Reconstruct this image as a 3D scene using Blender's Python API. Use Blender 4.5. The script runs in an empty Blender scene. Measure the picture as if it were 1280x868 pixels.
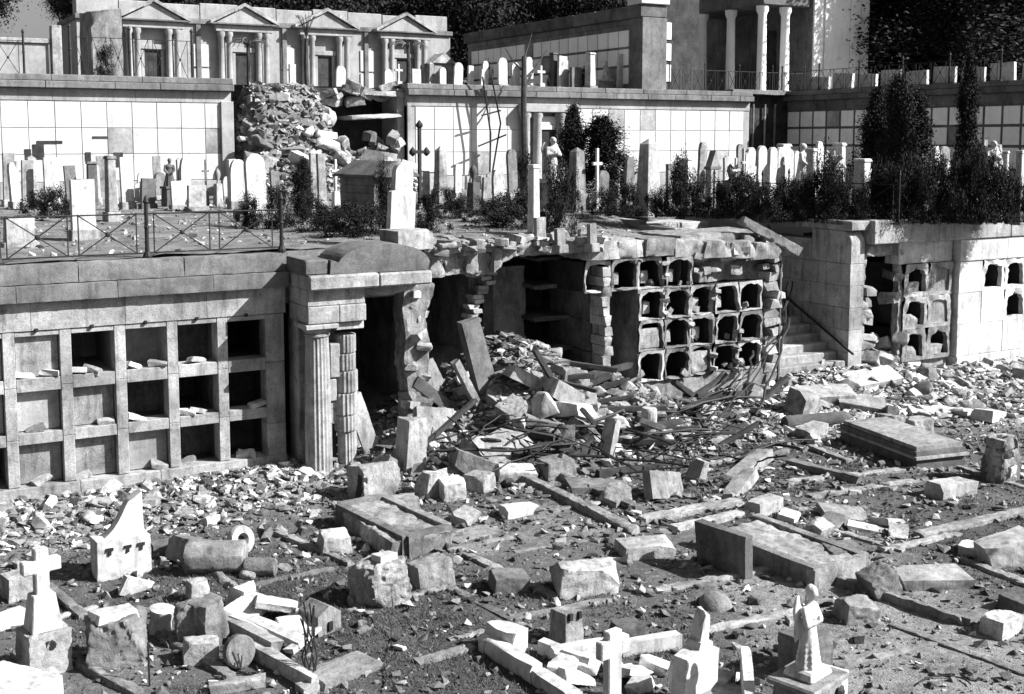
import bpy, bmesh, math, random
import numpy as np
from mathutils import Vector, Matrix, noise as mnoise

S = bpy.context.scene
# ------------------------------------------------------------------ camera
F, PIT, YAW, CH = 1500.0, math.radians(6), math.radians(29.4), 5.9     # pixels of a 1280-wide picture
HOR = 175.0                                                             # horizon row in that picture
PPY = HOR + F * math.tan(PIT)
cd = bpy.data.cameras.new('camera'); cam = bpy.data.objects.new('camera', cd)
S.collection.objects.link(cam); S.camera = cam
cam.location = (0, 0, CH); cam.rotation_euler = (math.pi / 2 - PIT, 0, -YAW)
cd.sensor_width = 36; cd.lens = 36 * F / 1280
cd.shift_y = -(434 - PPY) / 1280; cd.clip_start = .1; cd.clip_end = 6000
# ------------------------------------------------------------------ sky, sun, exposure (monochrome picture)
SUN = Vector((.62, -.50, .60)).normalized()
w = bpy.data.worlds.new('World'); S.world = w; w.use_nodes = True
nt = w.node_tree; nt.nodes.clear()
sky = nt.nodes.new('ShaderNodeTexSky'); sky.sky_type = 'NISHITA'; sky.sun_disc = False
sky.sun_elevation = math.asin(SUN.z); sky.sun_rotation = math.atan2(SUN.x, SUN.y)
sky.dust_density = 3
bw = nt.nodes.new('ShaderNodeRGBToBW'); bg = nt.nodes.new('ShaderNodeBackground'); wo = nt.nodes.new('ShaderNodeOutputWorld')
bg.inputs['Strength'].default_value = .045
nt.links.new(sky.outputs[0], bw.inputs[0]); nt.links.new(bw.outputs[0], bg.inputs[0]); nt.links.new(bg.outputs[0], wo.inputs[0])
sl = bpy.data.lights.new('sun', 'SUN'); so = bpy.data.objects.new('sun', sl); S.collection.objects.link(so)
sl.energy = 5.0; sl.angle = math.radians(.5); sl.color = (1, 1, 1)
so.rotation_euler = SUN.to_track_quat('Z', 'Y').to_euler(); so.location = (30, -10, 40)
S.view_settings.view_transform = 'Standard'; S.view_settings.look = 'None'
S.view_settings.gamma = 1; S.view_settings.exposure = 1.4
S.view_settings.use_curve_mapping = False
# ------------------------------------------------------------------ pixel -> place
Cv = np.array([0, 0, CH])
_f0 = np.array([math.sin(YAW), math.cos(YAW), 0]); RT = np.array([math.cos(YAW), -math.sin(YAW), 0]); _z = np.array([0, 0, 1.])
FW = _f0 * math.cos(PIT) - _z * math.sin(PIT); UP = _z * math.cos(PIT) + _f0 * math.sin(PIT)
def ray(x, y): return FW + (x - 640) / F * RT - (y - PPY) / F * UP
def pl(x, y, ax, v):
    d = ray(x, y); return Cv + (v - Cv[ax]) / d[ax] * d
def G(x, y, z=0.): return pl(x, y, 2, z)
def Wy(x, y, Y): return pl(x, y, 1, Y)
def Vx(x, y, X): return pl(x, y, 0, X)
def mpp(p): return float((np.array(p) - Cv) @ FW) / F                  # metres per pixel at a place
def sst(a, b, t):
    t = min(1, max(0, (t - a) / (b - a))); return t * t * (3 - 2 * t)
def band(a, b, s, t): return sst(a - s, a + s, t) * (1 - sst(b - s, b + s, t))
R = math.radians
rnd = random.Random(7)
# ------------------------------------------------------------------ materials (greys: the photograph is black and white)
def mat(name, v, var=.35, scale=1.0, stain=.25, bump=.25, rough=.9, spec=.2, rv=.2, joints=None, dustattr=None):
    m = bpy.data.materials.new(name); m.use_nodes = True; t = m.node_tree; N = t.nodes; L = t.links
    b = N['Principled BSDF']; b.inputs['Roughness'].default_value = rough
    b.inputs['Specular IOR Level'].default_value = spec
    geo = N.new('ShaderNodeNewGeometry')
    def noise(sc, det=4, ro=.6, vec=None):
        n = N.new('ShaderNodeTexNoise'); n.inputs['Scale'].default_value = sc; n.inputs['Detail'].default_value = det
        n.inputs['Roughness'].default_value = ro
        L.new(vec or geo.outputs['Position'], n.inputs['Vector']); return n.outputs[0]
    def math_(op, a, b_, clamp=False):
        n = N.new('ShaderNodeMath'); n.operation = op; n.use_clamp = clamp
        for i, q in enumerate((a, b_)):
            if isinstance(q, (int, float)): n.inputs[i].default_value = q
            else: L.new(q, n.inputs[i])
        return n.outputs[0]
    def rng(x, a, b_, c, d):
        n = N.new('ShaderNodeMapRange'); L.new(x, n.inputs[0])
        for i, q in enumerate((a, b_, c, d)): n.inputs[i + 1].default_value = q
        return n.outputs[0]
    n1 = rng(noise(.9 * scale, 5), .32, .68, 1 - var, 1 + var)
    n2 = rng(noise(9 * scale, 6, .7), .3, .7, 1 - var * .8, 1 + var * .8)
    fine = noise(55 * scale, 3, .7)
    n3 = rng(fine, .32, .68, 1 - var * .9, 1 + var * .9)
    val = math_('MULTIPLY', math_('MULTIPLY', n1, n2), n3)
    if stain:
        mp = N.new('ShaderNodeMapping'); mp.inputs['Scale'].default_value = (5, 5, .7)
        L.new(geo.outputs['Position'], mp.inputs[0])
        st = rng(noise(1.0 * scale, 5, .65, mp.outputs[0]), .5, .7, 1, 1 - stain)
        sp = rng(noise(4.5 * scale, 7, .75), .52, .64, 1, 1 - stain)
        val = math_('MULTIPLY', math_('MULTIPLY', val, st), sp)
    if rv:
        oi = N.new('ShaderNodeObjectInfo'); val = math_('MULTIPLY', val, rng(oi.outputs['Random'], 0, 1, 1 - rv, 1 + rv))
    if dustattr:
        at = N.new('ShaderNodeAttribute'); at.attribute_name = dustattr; val = math_('MULTIPLY', val, at.outputs['Fac'])
    val = math_('MULTIPLY', val, v)
    val = math_('MINIMUM', val, .86)
    cc = N.new('ShaderNodeCombineColor')
    for i in range(3): L.new(val, cc.inputs[i])
    L.new(cc.outputs[0], b.inputs['Base Color'])
    if bump:
        bn = N.new('ShaderNodeBump'); bn.inputs['Strength'].default_value = bump; bn.inputs['Distance'].default_value = .03
        hh = math_('ADD', math_('MULTIPLY', noise(14 * scale, 6, .7), .8), math_('MULTIPLY', fine, .25))
        L.new(hh, bn.inputs['Height']); L.new(bn.outputs[0], b.inputs['Normal'])
    return m
M = dict(
    wall=mat('weathered_limestone', .27, .36, 1.2, .5, .5, rv=.12),
    wallB=mat('pale_render', .28, .22, .8, .3, .2, rv=.05),
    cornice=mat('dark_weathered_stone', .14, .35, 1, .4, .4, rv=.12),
    plaque=mat('marble_plaque', .44, .10, 1, .16, .05, .6, rv=.06),
    tablet=mat('white_tablet', .80, .06, 1, .12, .05, .6, rv=.06),
    slate=mat('grey_plaque', .25, .35, 1.5, .3, .15, rv=.2),
    marble=mat('white_marble', .42, .22, 2, .42, .3, .7, rv=.12),
    pale=mat('pale_stone', .26, .38, 2, .5, .6, rv=.3),
    grey=mat('grey_stone', .19, .42, 2, .5, .7, rv=.3),
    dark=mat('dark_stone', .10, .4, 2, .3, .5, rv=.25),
    rubble=mat('rubble_masonry', .24, .5, 2.5, .5, 1.0, rv=.25),
    brick=mat('ruined_brick', .33, .4, 3, .4, .8, rv=.3),
    near_black=mat('shade_and_dark_parts', .035, .5, 2, .3, .5, rv=.2),  # near-black: paints deep shade inside niches and voids; also used for doors
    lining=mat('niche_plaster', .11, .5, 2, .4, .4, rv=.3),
    plaster=mat('old_plaster', .46, .25, 1.2, .4, .3, rv=.1),
    iron=mat('rusted_iron', .018, .3, 4, 0, .2, .6, rv=.2),
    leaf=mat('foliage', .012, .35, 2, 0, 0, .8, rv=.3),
    leafm=mat('grey_foliage', .085, .4, 2, 0, 0, .8, rv=.3),
    bark=mat('bark', .05, .4, 4, .2, .6, rv=.2),
    mixrub=mat('mixed_rubble', .25, .4, 2, .5, .6, rv=0, dustattr='tone'),
    wood=mat('dark_timber', .04, .4, 4, .2, .5, rv=.3),
    grass=mat('dry_grass', .07, .5, 1.5, 0, 0, .9, rv=.1),
    terr=mat('terrace_gravel', .14, .45, 2.2, .4, .8, rv=0),
)
def ground_mat():
    m = bpy.data.materials.new('trodden_earth'); m.use_nodes = True; t = m.node_tree; N = t.nodes; L = t.links
    b = N['Principled BSDF']; b.inputs['Roughness'].default_value = .95; b.inputs['Specular IOR Level'].default_value = .1
    geo = N.new('ShaderNodeNewGeometry'); at = N.new('ShaderNodeAttribute'); at.attribute_name = 'dust'
    def noise(sc, det, ro):
        n = N.new('ShaderNodeTexNoise'); n.inputs['Scale'].default_value = sc; n.inputs['Detail'].default_value = det
        n.inputs['Roughness'].default_value = ro; L.new(geo.outputs['Position'], n.inputs['Vector']); return n.outputs[0]
    a, c, f = noise(1.3, 7, .7), noise(9, 6, .75), noise(38, 4, .7)
    add = N.new('ShaderNodeMath'); add.operation = 'ADD'; L.new(a, add.inputs[0]); L.new(c, add.inputs[1])
    ad2 = N.new('ShaderNodeMath'); ad2.operation = 'ADD'; L.new(add.outputs[0], ad2.inputs[0]); L.new(at.outputs['Fac'], ad2.inputs[1])
    ad3 = N.new('ShaderNodeMath'); ad3.operation = 'MULTIPLY_ADD'; L.new(f, ad3.inputs[0]); ad3.inputs[1].default_value = .5; L.new(ad2.outputs[0], ad3.inputs[2])
    rp = N.new('ShaderNodeValToRGB'); mr = N.new('ShaderNodeMapRange'); L.new(ad3.outputs[0], mr.inputs[0])
    mr.inputs[1].default_value = .9; mr.inputs[2].default_value = 2.3
    L.new(mr.outputs[0], rp.inputs[0])
    e = rp.color_ramp.elements; e[0].position = .08; e[0].color = (.055,) * 3 + (1,); e[1].position = .85; e[1].color = (.40,) * 3 + (1,)
    q = e.new(.42); q.color = (.12,) * 3 + (1,)
    L.new(rp.outputs[0], b.inputs['Base Color'])
    bn = N.new('ShaderNodeBump'); bn.inputs['Strength'].default_value = .9; bn.inputs['Distance'].default_value = .05
    sm = N.new('ShaderNodeMath'); sm.operation = 'ADD'; L.new(c, sm.inputs[0]); L.new(f, sm.inputs[1])
    L.new(sm.outputs[0], bn.inputs['Height']); L.new(bn.outputs[0], b.inputs['Normal'])
    return m
M['ground'] = ground_mat()
# ------------------------------------------------------------------ object helpers
COL = S.collection
def tag(o, label=None, cat=None, group=None, kind=None):
    if label: o['label'] = label
    if cat: o['category'] = cat
    if group: o['group'] = group
    if kind: o['kind'] = kind
    return o
def empty(name, loc, rz=0, label=None, cat=None, group=None):
    o = bpy.data.objects.new(name, None); COL.objects.link(o); o.location = Vector([float(q) for q in loc]); o.rotation_euler = (0, 0, rz)
    o.empty_display_size = .2
    return tag(o, label, cat, group)
def link(name, me, m=None, parent=None, loc=None, rot=None, scale=None):
    o = bpy.data.objects.new(name, me); COL.objects.link(o)
    if m is not None:
        if not me.materials: me.materials.append(None)
        if me.materials[0] is None: me.materials[0] = m
        elif me.materials[0] != m:
            o.material_slots[0].link = 'OBJECT'; o.material_slots[0].material = m
    if parent: o.parent = parent
    if loc is not None: o.location = Vector([float(q) for q in loc])
    if rot is not None: o.rotation_euler = rot
    if scale is not None: o.scale = scale if hasattr(scale, '__len__') else (scale,) * 3
    return o
class MB:
    def __init__(s): s.v = []; s.f = []
    def add(s, v, f):
        k = len(s.v); s.v += [tuple(float(q) for q in p) for p in v]; s.f += [tuple(i + k for i in q) for q in f]; return s
    def box(s, x0, x1, y0, y1, z0, z1):
        return s.add([(x0, y0, z0), (x1, y0, z0), (x1, y1, z0), (x0, y1, z0), (x0, y0, z1), (x1, y0, z1), (x1, y1, z1), (x0, y1, z1)],
                     [(0, 3, 2, 1), (4, 5, 6, 7), (0, 1, 5, 4), (1, 2, 6, 5), (2, 3, 7, 6), (3, 0, 4, 7)])
    def taper(s, w0, d0, w1, d1, z0, z1, cx=0, cy=0):
        a, b, c, d = w0 / 2, d0 / 2, w1 / 2, d1 / 2
        return s.add([(cx - a, cy - b, z0), (cx + a, cy - b, z0), (cx + a, cy + b, z0), (cx - a, cy + b, z0), (cx - c, cy - d, z1), (cx + c, cy - d, z1), (cx + c, cy + d, z1), (cx - c, cy + d, z1)],
                     [(0, 3, 2, 1), (4, 5, 6, 7), (0, 1, 5, 4), (1, 2, 6, 5), (2, 3, 7, 6), (3, 0, 4, 7)])
    def prism(s, poly, y0, y1):                                         # polygon in XZ (counter-clockwise seen from -Y)
        n = len(poly)
        v = [(x, y0, z) for x, z in poly] + [(x, y1, z) for x, z in poly]
        f = [tuple(range(n)), tuple(range(2 * n - 1, n - 1, -1))] + [((i + 1) % n, i, n + i, n + (i + 1) % n) for i in range(n)]
        return s.add(v, f)
    def prismx(s, poly, x0, x1):                                        # polygon in YZ extruded along X
        n = len(poly)
        v = [(x1, y, z) for y, z in poly] + [(x0, y, z) for y, z in poly]
        f = [tuple(range(n)), tuple(range(2 * n - 1, n - 1, -1))] + [((i + 1) % n, i, n + i, n + (i + 1) % n) for i in range(n)]
        return s.add(v, f)
    def lathe(s, prof, n=16, c=(0, 0, 0), flute=0):
        v = []; f = []
        for r, z in prof:
            for i in range(n):
                a = 2 * math.pi * i / n; rr = r * (1 - flute * (i % 2))
                v.append((c[0] + rr * math.cos(a), c[1] + rr * math.sin(a), c[2] + z))
        for k in range(len(prof) - 1):
            for i in range(n):
                j = (i + 1) % n; f.append((k * n + i, k * n + j, (k + 1) * n + j, (k + 1) * n + i))
        f.append(tuple(range(n - 1, -1, -1))); f.append(tuple((len(prof) - 1) * n + i for i in range(n)))
        return s.add(v, f)
    def tube(s, pts, r, n=6, r1=None):
        pts = [Vector([float(q) for q in p]) for p in pts]; m = len(pts); v = []; f = []
        for k, p in enumerate(pts):
            t = (pts[min(k + 1, m - 1)] - pts[max(k - 1, 0)]).normalized()
            a = t.cross(Vector((0, 0, 1))) if abs(t.z) < .9 else t.cross(Vector((1, 0, 0))); a.normalize(); b = t.cross(a)
            rr = r if r1 is None else r + (r1 - r) * k / (m - 1)
            v += [tuple(p + (a * math.cos(2 * math.pi * i / n) + b * math.sin(2 * math.pi * i / n)) * rr) for i in range(n)]
        for k in range(m - 1):
            for i in range(n):
                j = (i + 1) % n; f.append((k * n + i, (k + 1) * n + i, (k + 1) * n + j, k * n + j))
        f.append(tuple(range(n))); f.append(tuple((m - 1) * n + i for i in range(n - 1, -1, -1)))
        return s.add(v, f)
    def bm(s):
        b = bmesh.new(); vs = [b.verts.new(p) for p in s.v]
        for q in s.f:
            try: b.faces.new([vs[i] for i in q])
            except ValueError: pass
        bmesh.ops.recalc_face_normals(b, faces=b.faces)
        return b
    def mesh(s, name, bevel=0, smooth=None):
        b = s.bm()
        if bevel: bmesh.ops.bevel(b, geom=b.edges[:], offset=bevel, segments=1, affect='EDGES', clamp_overlap=True)
        return fin(b, name, smooth)
    def build(s, name, m, parent=None, loc=None, rot=None, bevel=0, smooth=None):
        return link(name, s.mesh(name, bevel, smooth), m, parent, loc, rot)
def fin(b, name, smooth=None):
    me = bpy.data.meshes.new(name); b.to_mesh(me); b.free()
    if smooth:
        me.shade_smooth(); me.set_sharp_from_angle(angle=R(smooth))
    return me
def hullbm(pts):
    b = bmesh.new()
    for p in pts: b.verts.new(p)
    r = bmesh.ops.convex_hull(b, input=b.verts)
    bmesh.ops.delete(b, geom=[g for g in b.verts if not g.link_faces], context='VERTS')
    return b
def clip(b, co, no):
    r = bmesh.ops.bisect_plane(b, geom=b.verts[:] + b.edges[:] + b.faces[:], plane_co=co, plane_no=no, clear_outer=True)
    ed = [e for e in b.edges if e.is_boundary]
    if ed: bmesh.ops.holes_fill(b, edges=ed, sides=0)
def roughen(b, seed, cell, amp, keepz=None):
    """subdivide to about cell size and push the surface about so stone edges are worn and chipped"""
    bmesh.ops.triangulate(b, faces=b.faces[:])
    for _ in range(7):
        ed = [e for e in b.edges if e.calc_length() > cell * 1.5]
        if not ed or len(b.verts) > 4000: break
        bmesh.ops.subdivide_edges(b, edges=ed, cuts=1); bmesh.ops.triangulate(b, faces=[f for f in b.faces if len(f.verts) > 3])
    b.normal_update(); o = Vector((seed * 3.7, seed * 1.3, seed * 2.1))
    mv = []
    for v in b.verts:
        n1 = mnoise.noise(v.co * (1.2 / cell * .35) + o); n2 = mnoise.noise(v.co * (1 / cell) * .9 + o * 2)
        sharp = 1.0 + 2.0 * (1 if any(e.calc_face_angle(0) > .6 for e in v.link_edges) else 0)
        d = amp * (n1 + .6 * n2) - amp * .5 * (sharp - 1) * max(0, n2 + .3)
        mv.append(v.normal * d)
    for v, d in zip(b.verts, mv): v.co += d
def stone_mesh(wd, dp, ht, seed, chips=2, chip=.3, jit=.03, cell=None, amp=None, top=None, name='stone'):
    """a worn or broken block standing on z=0"""
    r = random.Random(seed); b = bmesh.new(); bmesh.ops.create_cube(b, size=1)
    for v in b.verts:
        k = 1.0
        if top and v.co.z > 0: k = top
        v.co = Vector((v.co.x * wd * k, v.co.y * dp * k, (v.co.z + .5) * ht)) + Vector([r.uniform(-jit, jit) * q for q in (wd, dp, ht * (v.co.z > 0))])
    for _ in range(chips):
        sx, sy, sz = r.choice((-1, 1)), r.choice((-1, 1)), r.choice((1, 1, 1, -1))
        c = Vector((sx * wd / 2, sy * dp / 2, ht if sz > 0 else 0)); n = Vector((sx * r.uniform(.2, 1) / wd, sy * r.uniform(.2, 1) / dp, sz * r.uniform(.2, 1) / ht)).normalized()
        clip(b, c - n * r.uniform(.2, 1) * chip * .75 * min(wd, dp, ht), n)
    mx = max(wd, dp, ht)
    chip_ = 0
    if cell is None: cell = max(.03, mx / 17)
    if amp is None: amp = min(.018, .03 * min(wd, dp, ht) + .004)
    if cell: roughen(b, seed, cell, amp)
    return fin(b, name, 42)
def arch_poly(w, h, kind='round', n=10):
    """outline in XZ from z=0"""
    a = w / 2
    if kind == 'round':
        s = h - a; return [(-a, 0), (a, 0)] + [(a * math.cos(math.pi * i / n), s + a * math.sin(math.pi * i / n)) for i in range(n + 1)]
    if kind == 'seg':
        s = h - a * .45; return [(-a, 0), (a, 0)] + [(a * math.cos(math.pi * i / n), s + a * .45 * math.sin(math.pi * i / n)) for i in range(n + 1)]
    if kind == 'point':
        s = h - w * .85; p = [(-a, 0), (a, 0)]
        for i in range(6): t = i / 5; p.append((a * math.cos(t * 1.35) ** 1.0 if t < 1 else 0.02, s + (h - s) * math.sin(t * math.pi / 2)))
        return p + [(-x, z) for x, z in p[:1:-1] if x > .03]
    if kind == 'shoulder':
        s = h * .62; r = a * .72; return [(-a, 0), (a, 0), (a, s), (r, s + .03)] + [(r * math.cos(math.pi * i / n), h - r + r * math.sin(math.pi * i / n)) for i in range(n + 1)] + [(-r, s + .03), (-a, s)]
    if kind == 'gable': return [(-a, 0), (a, 0), (a, h - a * .6), (0, h), (-a, h - a * .6)]
# ------------------------------------------------------------------ terrain: one big ground sheet, front cemetery at z = 0
def heap(x, y):
    h = 1.85 * math.exp(-((x - 11.8) / 1.8) ** 2) * sst(17.4, 20.9, y)
    h = max(h, 1.0 * math.exp(-((x - 13.6) / 1.3) ** 2) * sst(17.4, 20.2, y))
    h = max(h, .9 * math.exp(-((x - 9.8) / 1.2) ** 2) * sst(18.0, 20.6, y))
    h = max(h, .42 * band(13.5, 18.6, .6, x) * sst(17.6, 20.3, y))
    h = max(h, .60 * band(18.3, 22.6, .7, x) * sst(17.4, 20.6, y))
    h = max(h, .30 * band(22, 30, 1, x) * sst(18.0, 20.2, y))
    h = max(h, .16 * band(-4, 8, 1, x) * sst(18.6, 20.0, y))
    return h
def gz(x, y):
    x = float(x); y = float(y)
    if not (-12 < x < 45 and 2 < y < 27): return 0.0
    q = Vector((x * .55, y * .55, .3)); h = heap(x, y)
    return h + .05 * mnoise.noise(q) + (.02 + .10 * min(1, h * 1.5)) * mnoise.noise(Vector((x * 2.3, y * 2.3, 4)))
def GG(px, py):
    """where the sight line of a pixel first meets the ground"""
    d = ray(px, py); t0 = 9.0; t = t0
    while t < 60:
        p = Cv + t * d
        if p[2] < gz(p[0], p[1]):
            for _ in range(12):
                m = (t0 + t) / 2; p = Cv + m * d
                if p[2] < gz(p[0], p[1]): t = m
                else: t0 = m
            return Cv + t * d
        t0 = t; t += .1
    return G(px, py)
def dust(x, y):
    d = .06
    p1, p2 = G(1000, 760), G(1180, 850)
    # trodden pale path running towards the lower right, dusty strip below the walls
    d += .36 * band(9.3, 12.6, .8, x - .15 * (y - 11)) * band(6, 13.2, 1.2, y)
    d += .26 * math.exp(-((x - 9.2) / 1.8) ** 2 - ((y - 15.2) / 1.2) ** 2)
    d += .45 * sst(16.8, 19.6, y) + .12 * sst(15, 30, x) + .28 * sst(15, 19, x) * sst(14.5, 17.5, y)
    d -= .30 * math.exp(-((x - 5.6) / 1.6) ** 2 - ((y - 13.0) / 1.6) ** 2) + .2 * math.exp(-((x - 4.4) / 1.2) ** 2 - ((y - 15.3) / 1.2) ** 2)
    d += .2 * math.exp(-((x - 2) / 1.5) ** 2 - ((y - 12.8) / 1.2) ** 2)
    d += .16 * mnoise.noise(Vector((x * .6, y * .6, 9)))
    return d
def sheet(name, xs, ys, hf, m, skip=None, attr=None):
    nx, ny = len(xs), len(ys)
    v = [(x, y, hf(x, y)) for y in ys for x in xs]
    f = [(j * nx + i, j * nx + i + 1, (j + 1) * nx + i + 1, (j + 1) * nx + i) for j in range(ny - 1) for i in range(nx - 1)
         if not (skip and skip((xs[i] + xs[i + 1]) / 2, (ys[j] + ys[j + 1]) / 2))]
    me = bpy.data.meshes.new(name); me.from_pydata(v, [], f); me.shade_smooth()
    if attr:
        a = me.attributes.new('dust', 'FLOAT', 'POINT'); a.data.foreach_set('value', [attr(p[0], p[1]) for p in v])
    return tag(link(name, me, m), kind='structure')
far = [12, 25, 60, 150, 400, 1000, 2500]
gx = [-3 - q for q in far[::-1]] + list(np.arange(-3, 32, .13)) + [32 + q for q in far]
gy = [6 - q for q in far[::-1]] + list(np.arange(6, 24.6, .13)) + [24.6 + q for q in far]
sheet('ground', [float(q) for q in gx], [float(q) for q in gy], gz, M['ground'], attr=dust)
T1, T2 = 3.95, 8.0
WB, WX = 42.5, 39.4                                   # back wall plane, right wing plane
def t1h(x, y):
    h = 3.9 * sst(40.2, 43.3, y) * band(12.9, 16.3, .6, x)
    h = max(h, 1.1 * band(13, 19, 1.2, x) * sst(37.5, 41, y))
    if x < 18.6: h -= .42 * sst(14.2, 17.8, x) * (1 - sst(24.5, 27.5, y))
    h -= .16 * band(8.6, 18.4, .15, x) * (1 - sst(20.9, 22.4, y))
    return T1 + h + .05 * mnoise.noise(Vector((x * .8, y * .8, 2))) + .03 * mnoise.noise(Vector((x * 3, y * 3, 5)))
def hole1(x, y):
    if 18.35 < x < 20.55 and y < 26.6: return True
    if 8.9 < x < 18.4 and y < 20.75 + .35 * mnoise.noise(Vector((x * 1.3, 3, 1))) + (.5 if x < 13.4 else 0): return True
    return False
sheet('terrace_ground', [float(q) for q in np.arange(-45, 39.5, .3)], [float(q) for q in np.arange(20.5, 44.6, .24)], t1h, M['terr'],
      lambda x, y: hole1(x, y) or (y > 42.6 and not 12.4 < x < 19.3))
def t2h(x, y): return T2 - .02 + .04 * mnoise.noise(Vector((x * .8, y * .8, 7)))
sheet('upper_terrace_ground', [float(q) for q in np.arange(-45, 80, .8)], [float(q) for q in np.arange(20.5, 90, .8)], t2h, M['terr'],
      lambda x, y: not ((y > 43 and not (12.4 < x < 19.3 and y < 45)) or x > 39.6))
# ------------------------------------------------------------------ masonry walls
def blocks(parent, name, m, x0, x1, y0, y1, z0, z1, ln, seed, gap=.0025, bevel=.008, jy=.006, rough=None):
    """a course of single stones along X"""
    r = random.Random(seed); x = x0; out = []
    while x < x1 - .05:
        e = x + ln * r.uniform(.8, 1.25)
        if x1 - e < ln * .45: e = x1
        mb = MB().box(x + gap, e - gap, y0 + r.uniform(-jy, 0), y1, z0, z1 - .004)
        if rough:
            b = mb.bm(); roughen(b, seed + len(out), *rough); out.append(link(name, fin(b, name, 32), m, parent))
        else: out.append(mb.build(name, m, parent, bevel=bevel))
        x = e
    return out
def lining_mesh(wd, ht, dep):
    """inside of an open niche: five faces, opening towards -Y, origin at the opening's bottom left"""
    return MB().add([(0, 0, 0), (wd, 0, 0), (wd, dep, 0), (0, dep, 0), (0, 0, ht), (wd, 0, ht), (wd, dep, ht), (0, dep, ht)],
                    [(0, 1, 2, 3), (4, 7, 6, 5), (0, 3, 7, 4), (1, 5, 6, 2), (3, 2, 6, 7)]).mesh('niche')
YA = 20.3
wa = empty('niche_wall', (0, YA, 0), 0, 'long grey niche wall with square burial openings at the lower left', 'wall')
def A(mb, name, m, bevel=.012):
    mb.v = [(x, y - YA, z) for x, y, z in mb.v]; return mb.build(name, m, wa, bevel=bevel)
PX, OW = .857, .675
colx = [3.215 + PX * k for k in range(-6, 4)]
rowz = [(2.09, 2.77), (1.20, 1.87), (.33, 1.01)]
xl = colx[0] - .2
A(MB().box(xl - 3, 6.83, YA + 1.9, YA + 2.1, -.1, 3.7), 'back_wall', M['near_black'], 0)
A(MB().box(xl - 3, xl, YA, YA + 1.9, -.1, 3.3), 'end_pier', M['wall'])
rr = random.Random(3)
edges = [xl] + colx
for k, cx in enumerate(colx):                                           # piers between the openings
    x0 = cx - (PX - OW) if k else xl
    for a, b in ((.33, 1.1), (1.1, 1.95), (1.95, 2.86)):
        A(MB().box(x0 + .002, cx, YA - rr.uniform(0, .006), YA + .35, a, b - .004), 'pier', M['wall'], .008)
for a, b in ((-.1, .9), (.9, 2.0), (2.0, 2.86)):                        # end pilaster
    A(MB().box(colx[-1] + OW, 6.80, YA - .012, YA + .35, a, b - .005), 'pilaster_stone', M['wall'])
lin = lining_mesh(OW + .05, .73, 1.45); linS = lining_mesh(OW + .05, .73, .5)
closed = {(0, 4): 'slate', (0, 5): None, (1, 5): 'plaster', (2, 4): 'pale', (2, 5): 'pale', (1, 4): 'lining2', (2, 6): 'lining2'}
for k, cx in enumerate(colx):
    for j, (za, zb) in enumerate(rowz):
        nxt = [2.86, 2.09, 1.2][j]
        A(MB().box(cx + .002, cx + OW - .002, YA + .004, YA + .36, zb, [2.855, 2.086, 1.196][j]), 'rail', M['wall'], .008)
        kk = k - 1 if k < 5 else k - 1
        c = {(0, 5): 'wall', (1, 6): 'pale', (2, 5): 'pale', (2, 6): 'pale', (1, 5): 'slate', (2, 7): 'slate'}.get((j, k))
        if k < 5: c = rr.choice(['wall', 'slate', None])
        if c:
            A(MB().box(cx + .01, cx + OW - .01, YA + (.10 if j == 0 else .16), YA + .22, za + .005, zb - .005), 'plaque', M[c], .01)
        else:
            link('niche', linS if (k + j) % 3 else lin, M['near_black'] if k > 8 else M['lining'] if k > 7 or j else M['slate'], wa, (cx - .025, .34, za - .025))
    A(MB().box(cx + .3, cx + .36, YA - .05, YA + .02, 2.84, 2.90), 'iron_stud', M['iron'], .01)
blocks(wa, 'plinth_stone', M['wall'], xl, 6.80, -.06, .36, -.15, .325, 1.6, 5)
blocks(wa, 'frieze_stone', M['wall'], xl - 2.9, 6.83, -.02, .4, 2.865, 3.33, 1.3, 6, rough=(.1, .005))
blocks(wa, 'cornice_stone', M['cornice'], xl - 2.9, 6.86, -.17, .4, 3.335, 3.60, 1.9, 7, rough=(.09, .009))
blocks(wa, 'parapet_stone', M['cornice'], xl - 2.9, 6.80, -.04, .62, 3.605, 3.93, 1.7, 8, rough=(.09, .014))
# projecting porch bay with its columns and broken pediment
YP = 19.62
pb = empty('porch_bay', (6.9, YP, 0), 0, 'grey porch front with two fluted half-broken columns and a curved pediment', 'porch')
def Pb(mb, name, m, bevel=.012, smooth=None):
    mb.v = [(x - 6.9, y - YP, z) for x, y, z in mb.v]; return mb.build(name, m, pb, bevel=bevel, smooth=smooth)
prof1 = [(.27, -.1), (.27, .05), (.235, .12), (.23, 1.0), (.215, 2.0), (.2, 2.45), (.2, 2.5), (.215, 2.53), (.215, 2.56), (.26, 2.62), (.27, 2.66)]
c1 = Pb(MB().lathe(prof1[1:8], 40, (7.17, YP + .02, 0), .07), 'column_shaft', M['wall'], 0)
Pb(MB().lathe([(.20, 2.50), (.225, 2.52), (.225, 2.55), (.20, 2.565), (.27, 2.64), (.27, 2.66)], 20, (7.17, YP + .02, 0)), 'column_capital', M['pale'], 0, 40)
Pb(MB().box(6.87, 7.47, YP - .28, YP + .32, 2.66, 2.74), 'column_abacus', M['pale'])
for i, (z0, z1, r, dx) in enumerate([(.0, .75, .17, .02), (.75, 1.05, .205, 0), (1.05, 1.45, .215, -.01), (1.45, 1.85, .21, .015), (1.85, 2.16, .20, -.01), (2.16, 2.5, .19, .01)]):
    Pb(MB().lathe([(r * .97, z0 + .008), (r, z0 + .03), (r, z1 - .03), (r * .97, z1 - .008)], 36, (7.72 + dx, YP + .12, 0), .08), 'column_drum', M['wall'], 0)
Pb(MB().box(7.47, 7.99, YP - .13, YP + .40, 2.60, 2.74), 'column_abacus', M['pale'])
Pb(MB().box(7.40, 7.56, YP + .05, YA + .2, .9, 1.3), 'stone_fragment', M['wall'], .02)
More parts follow.
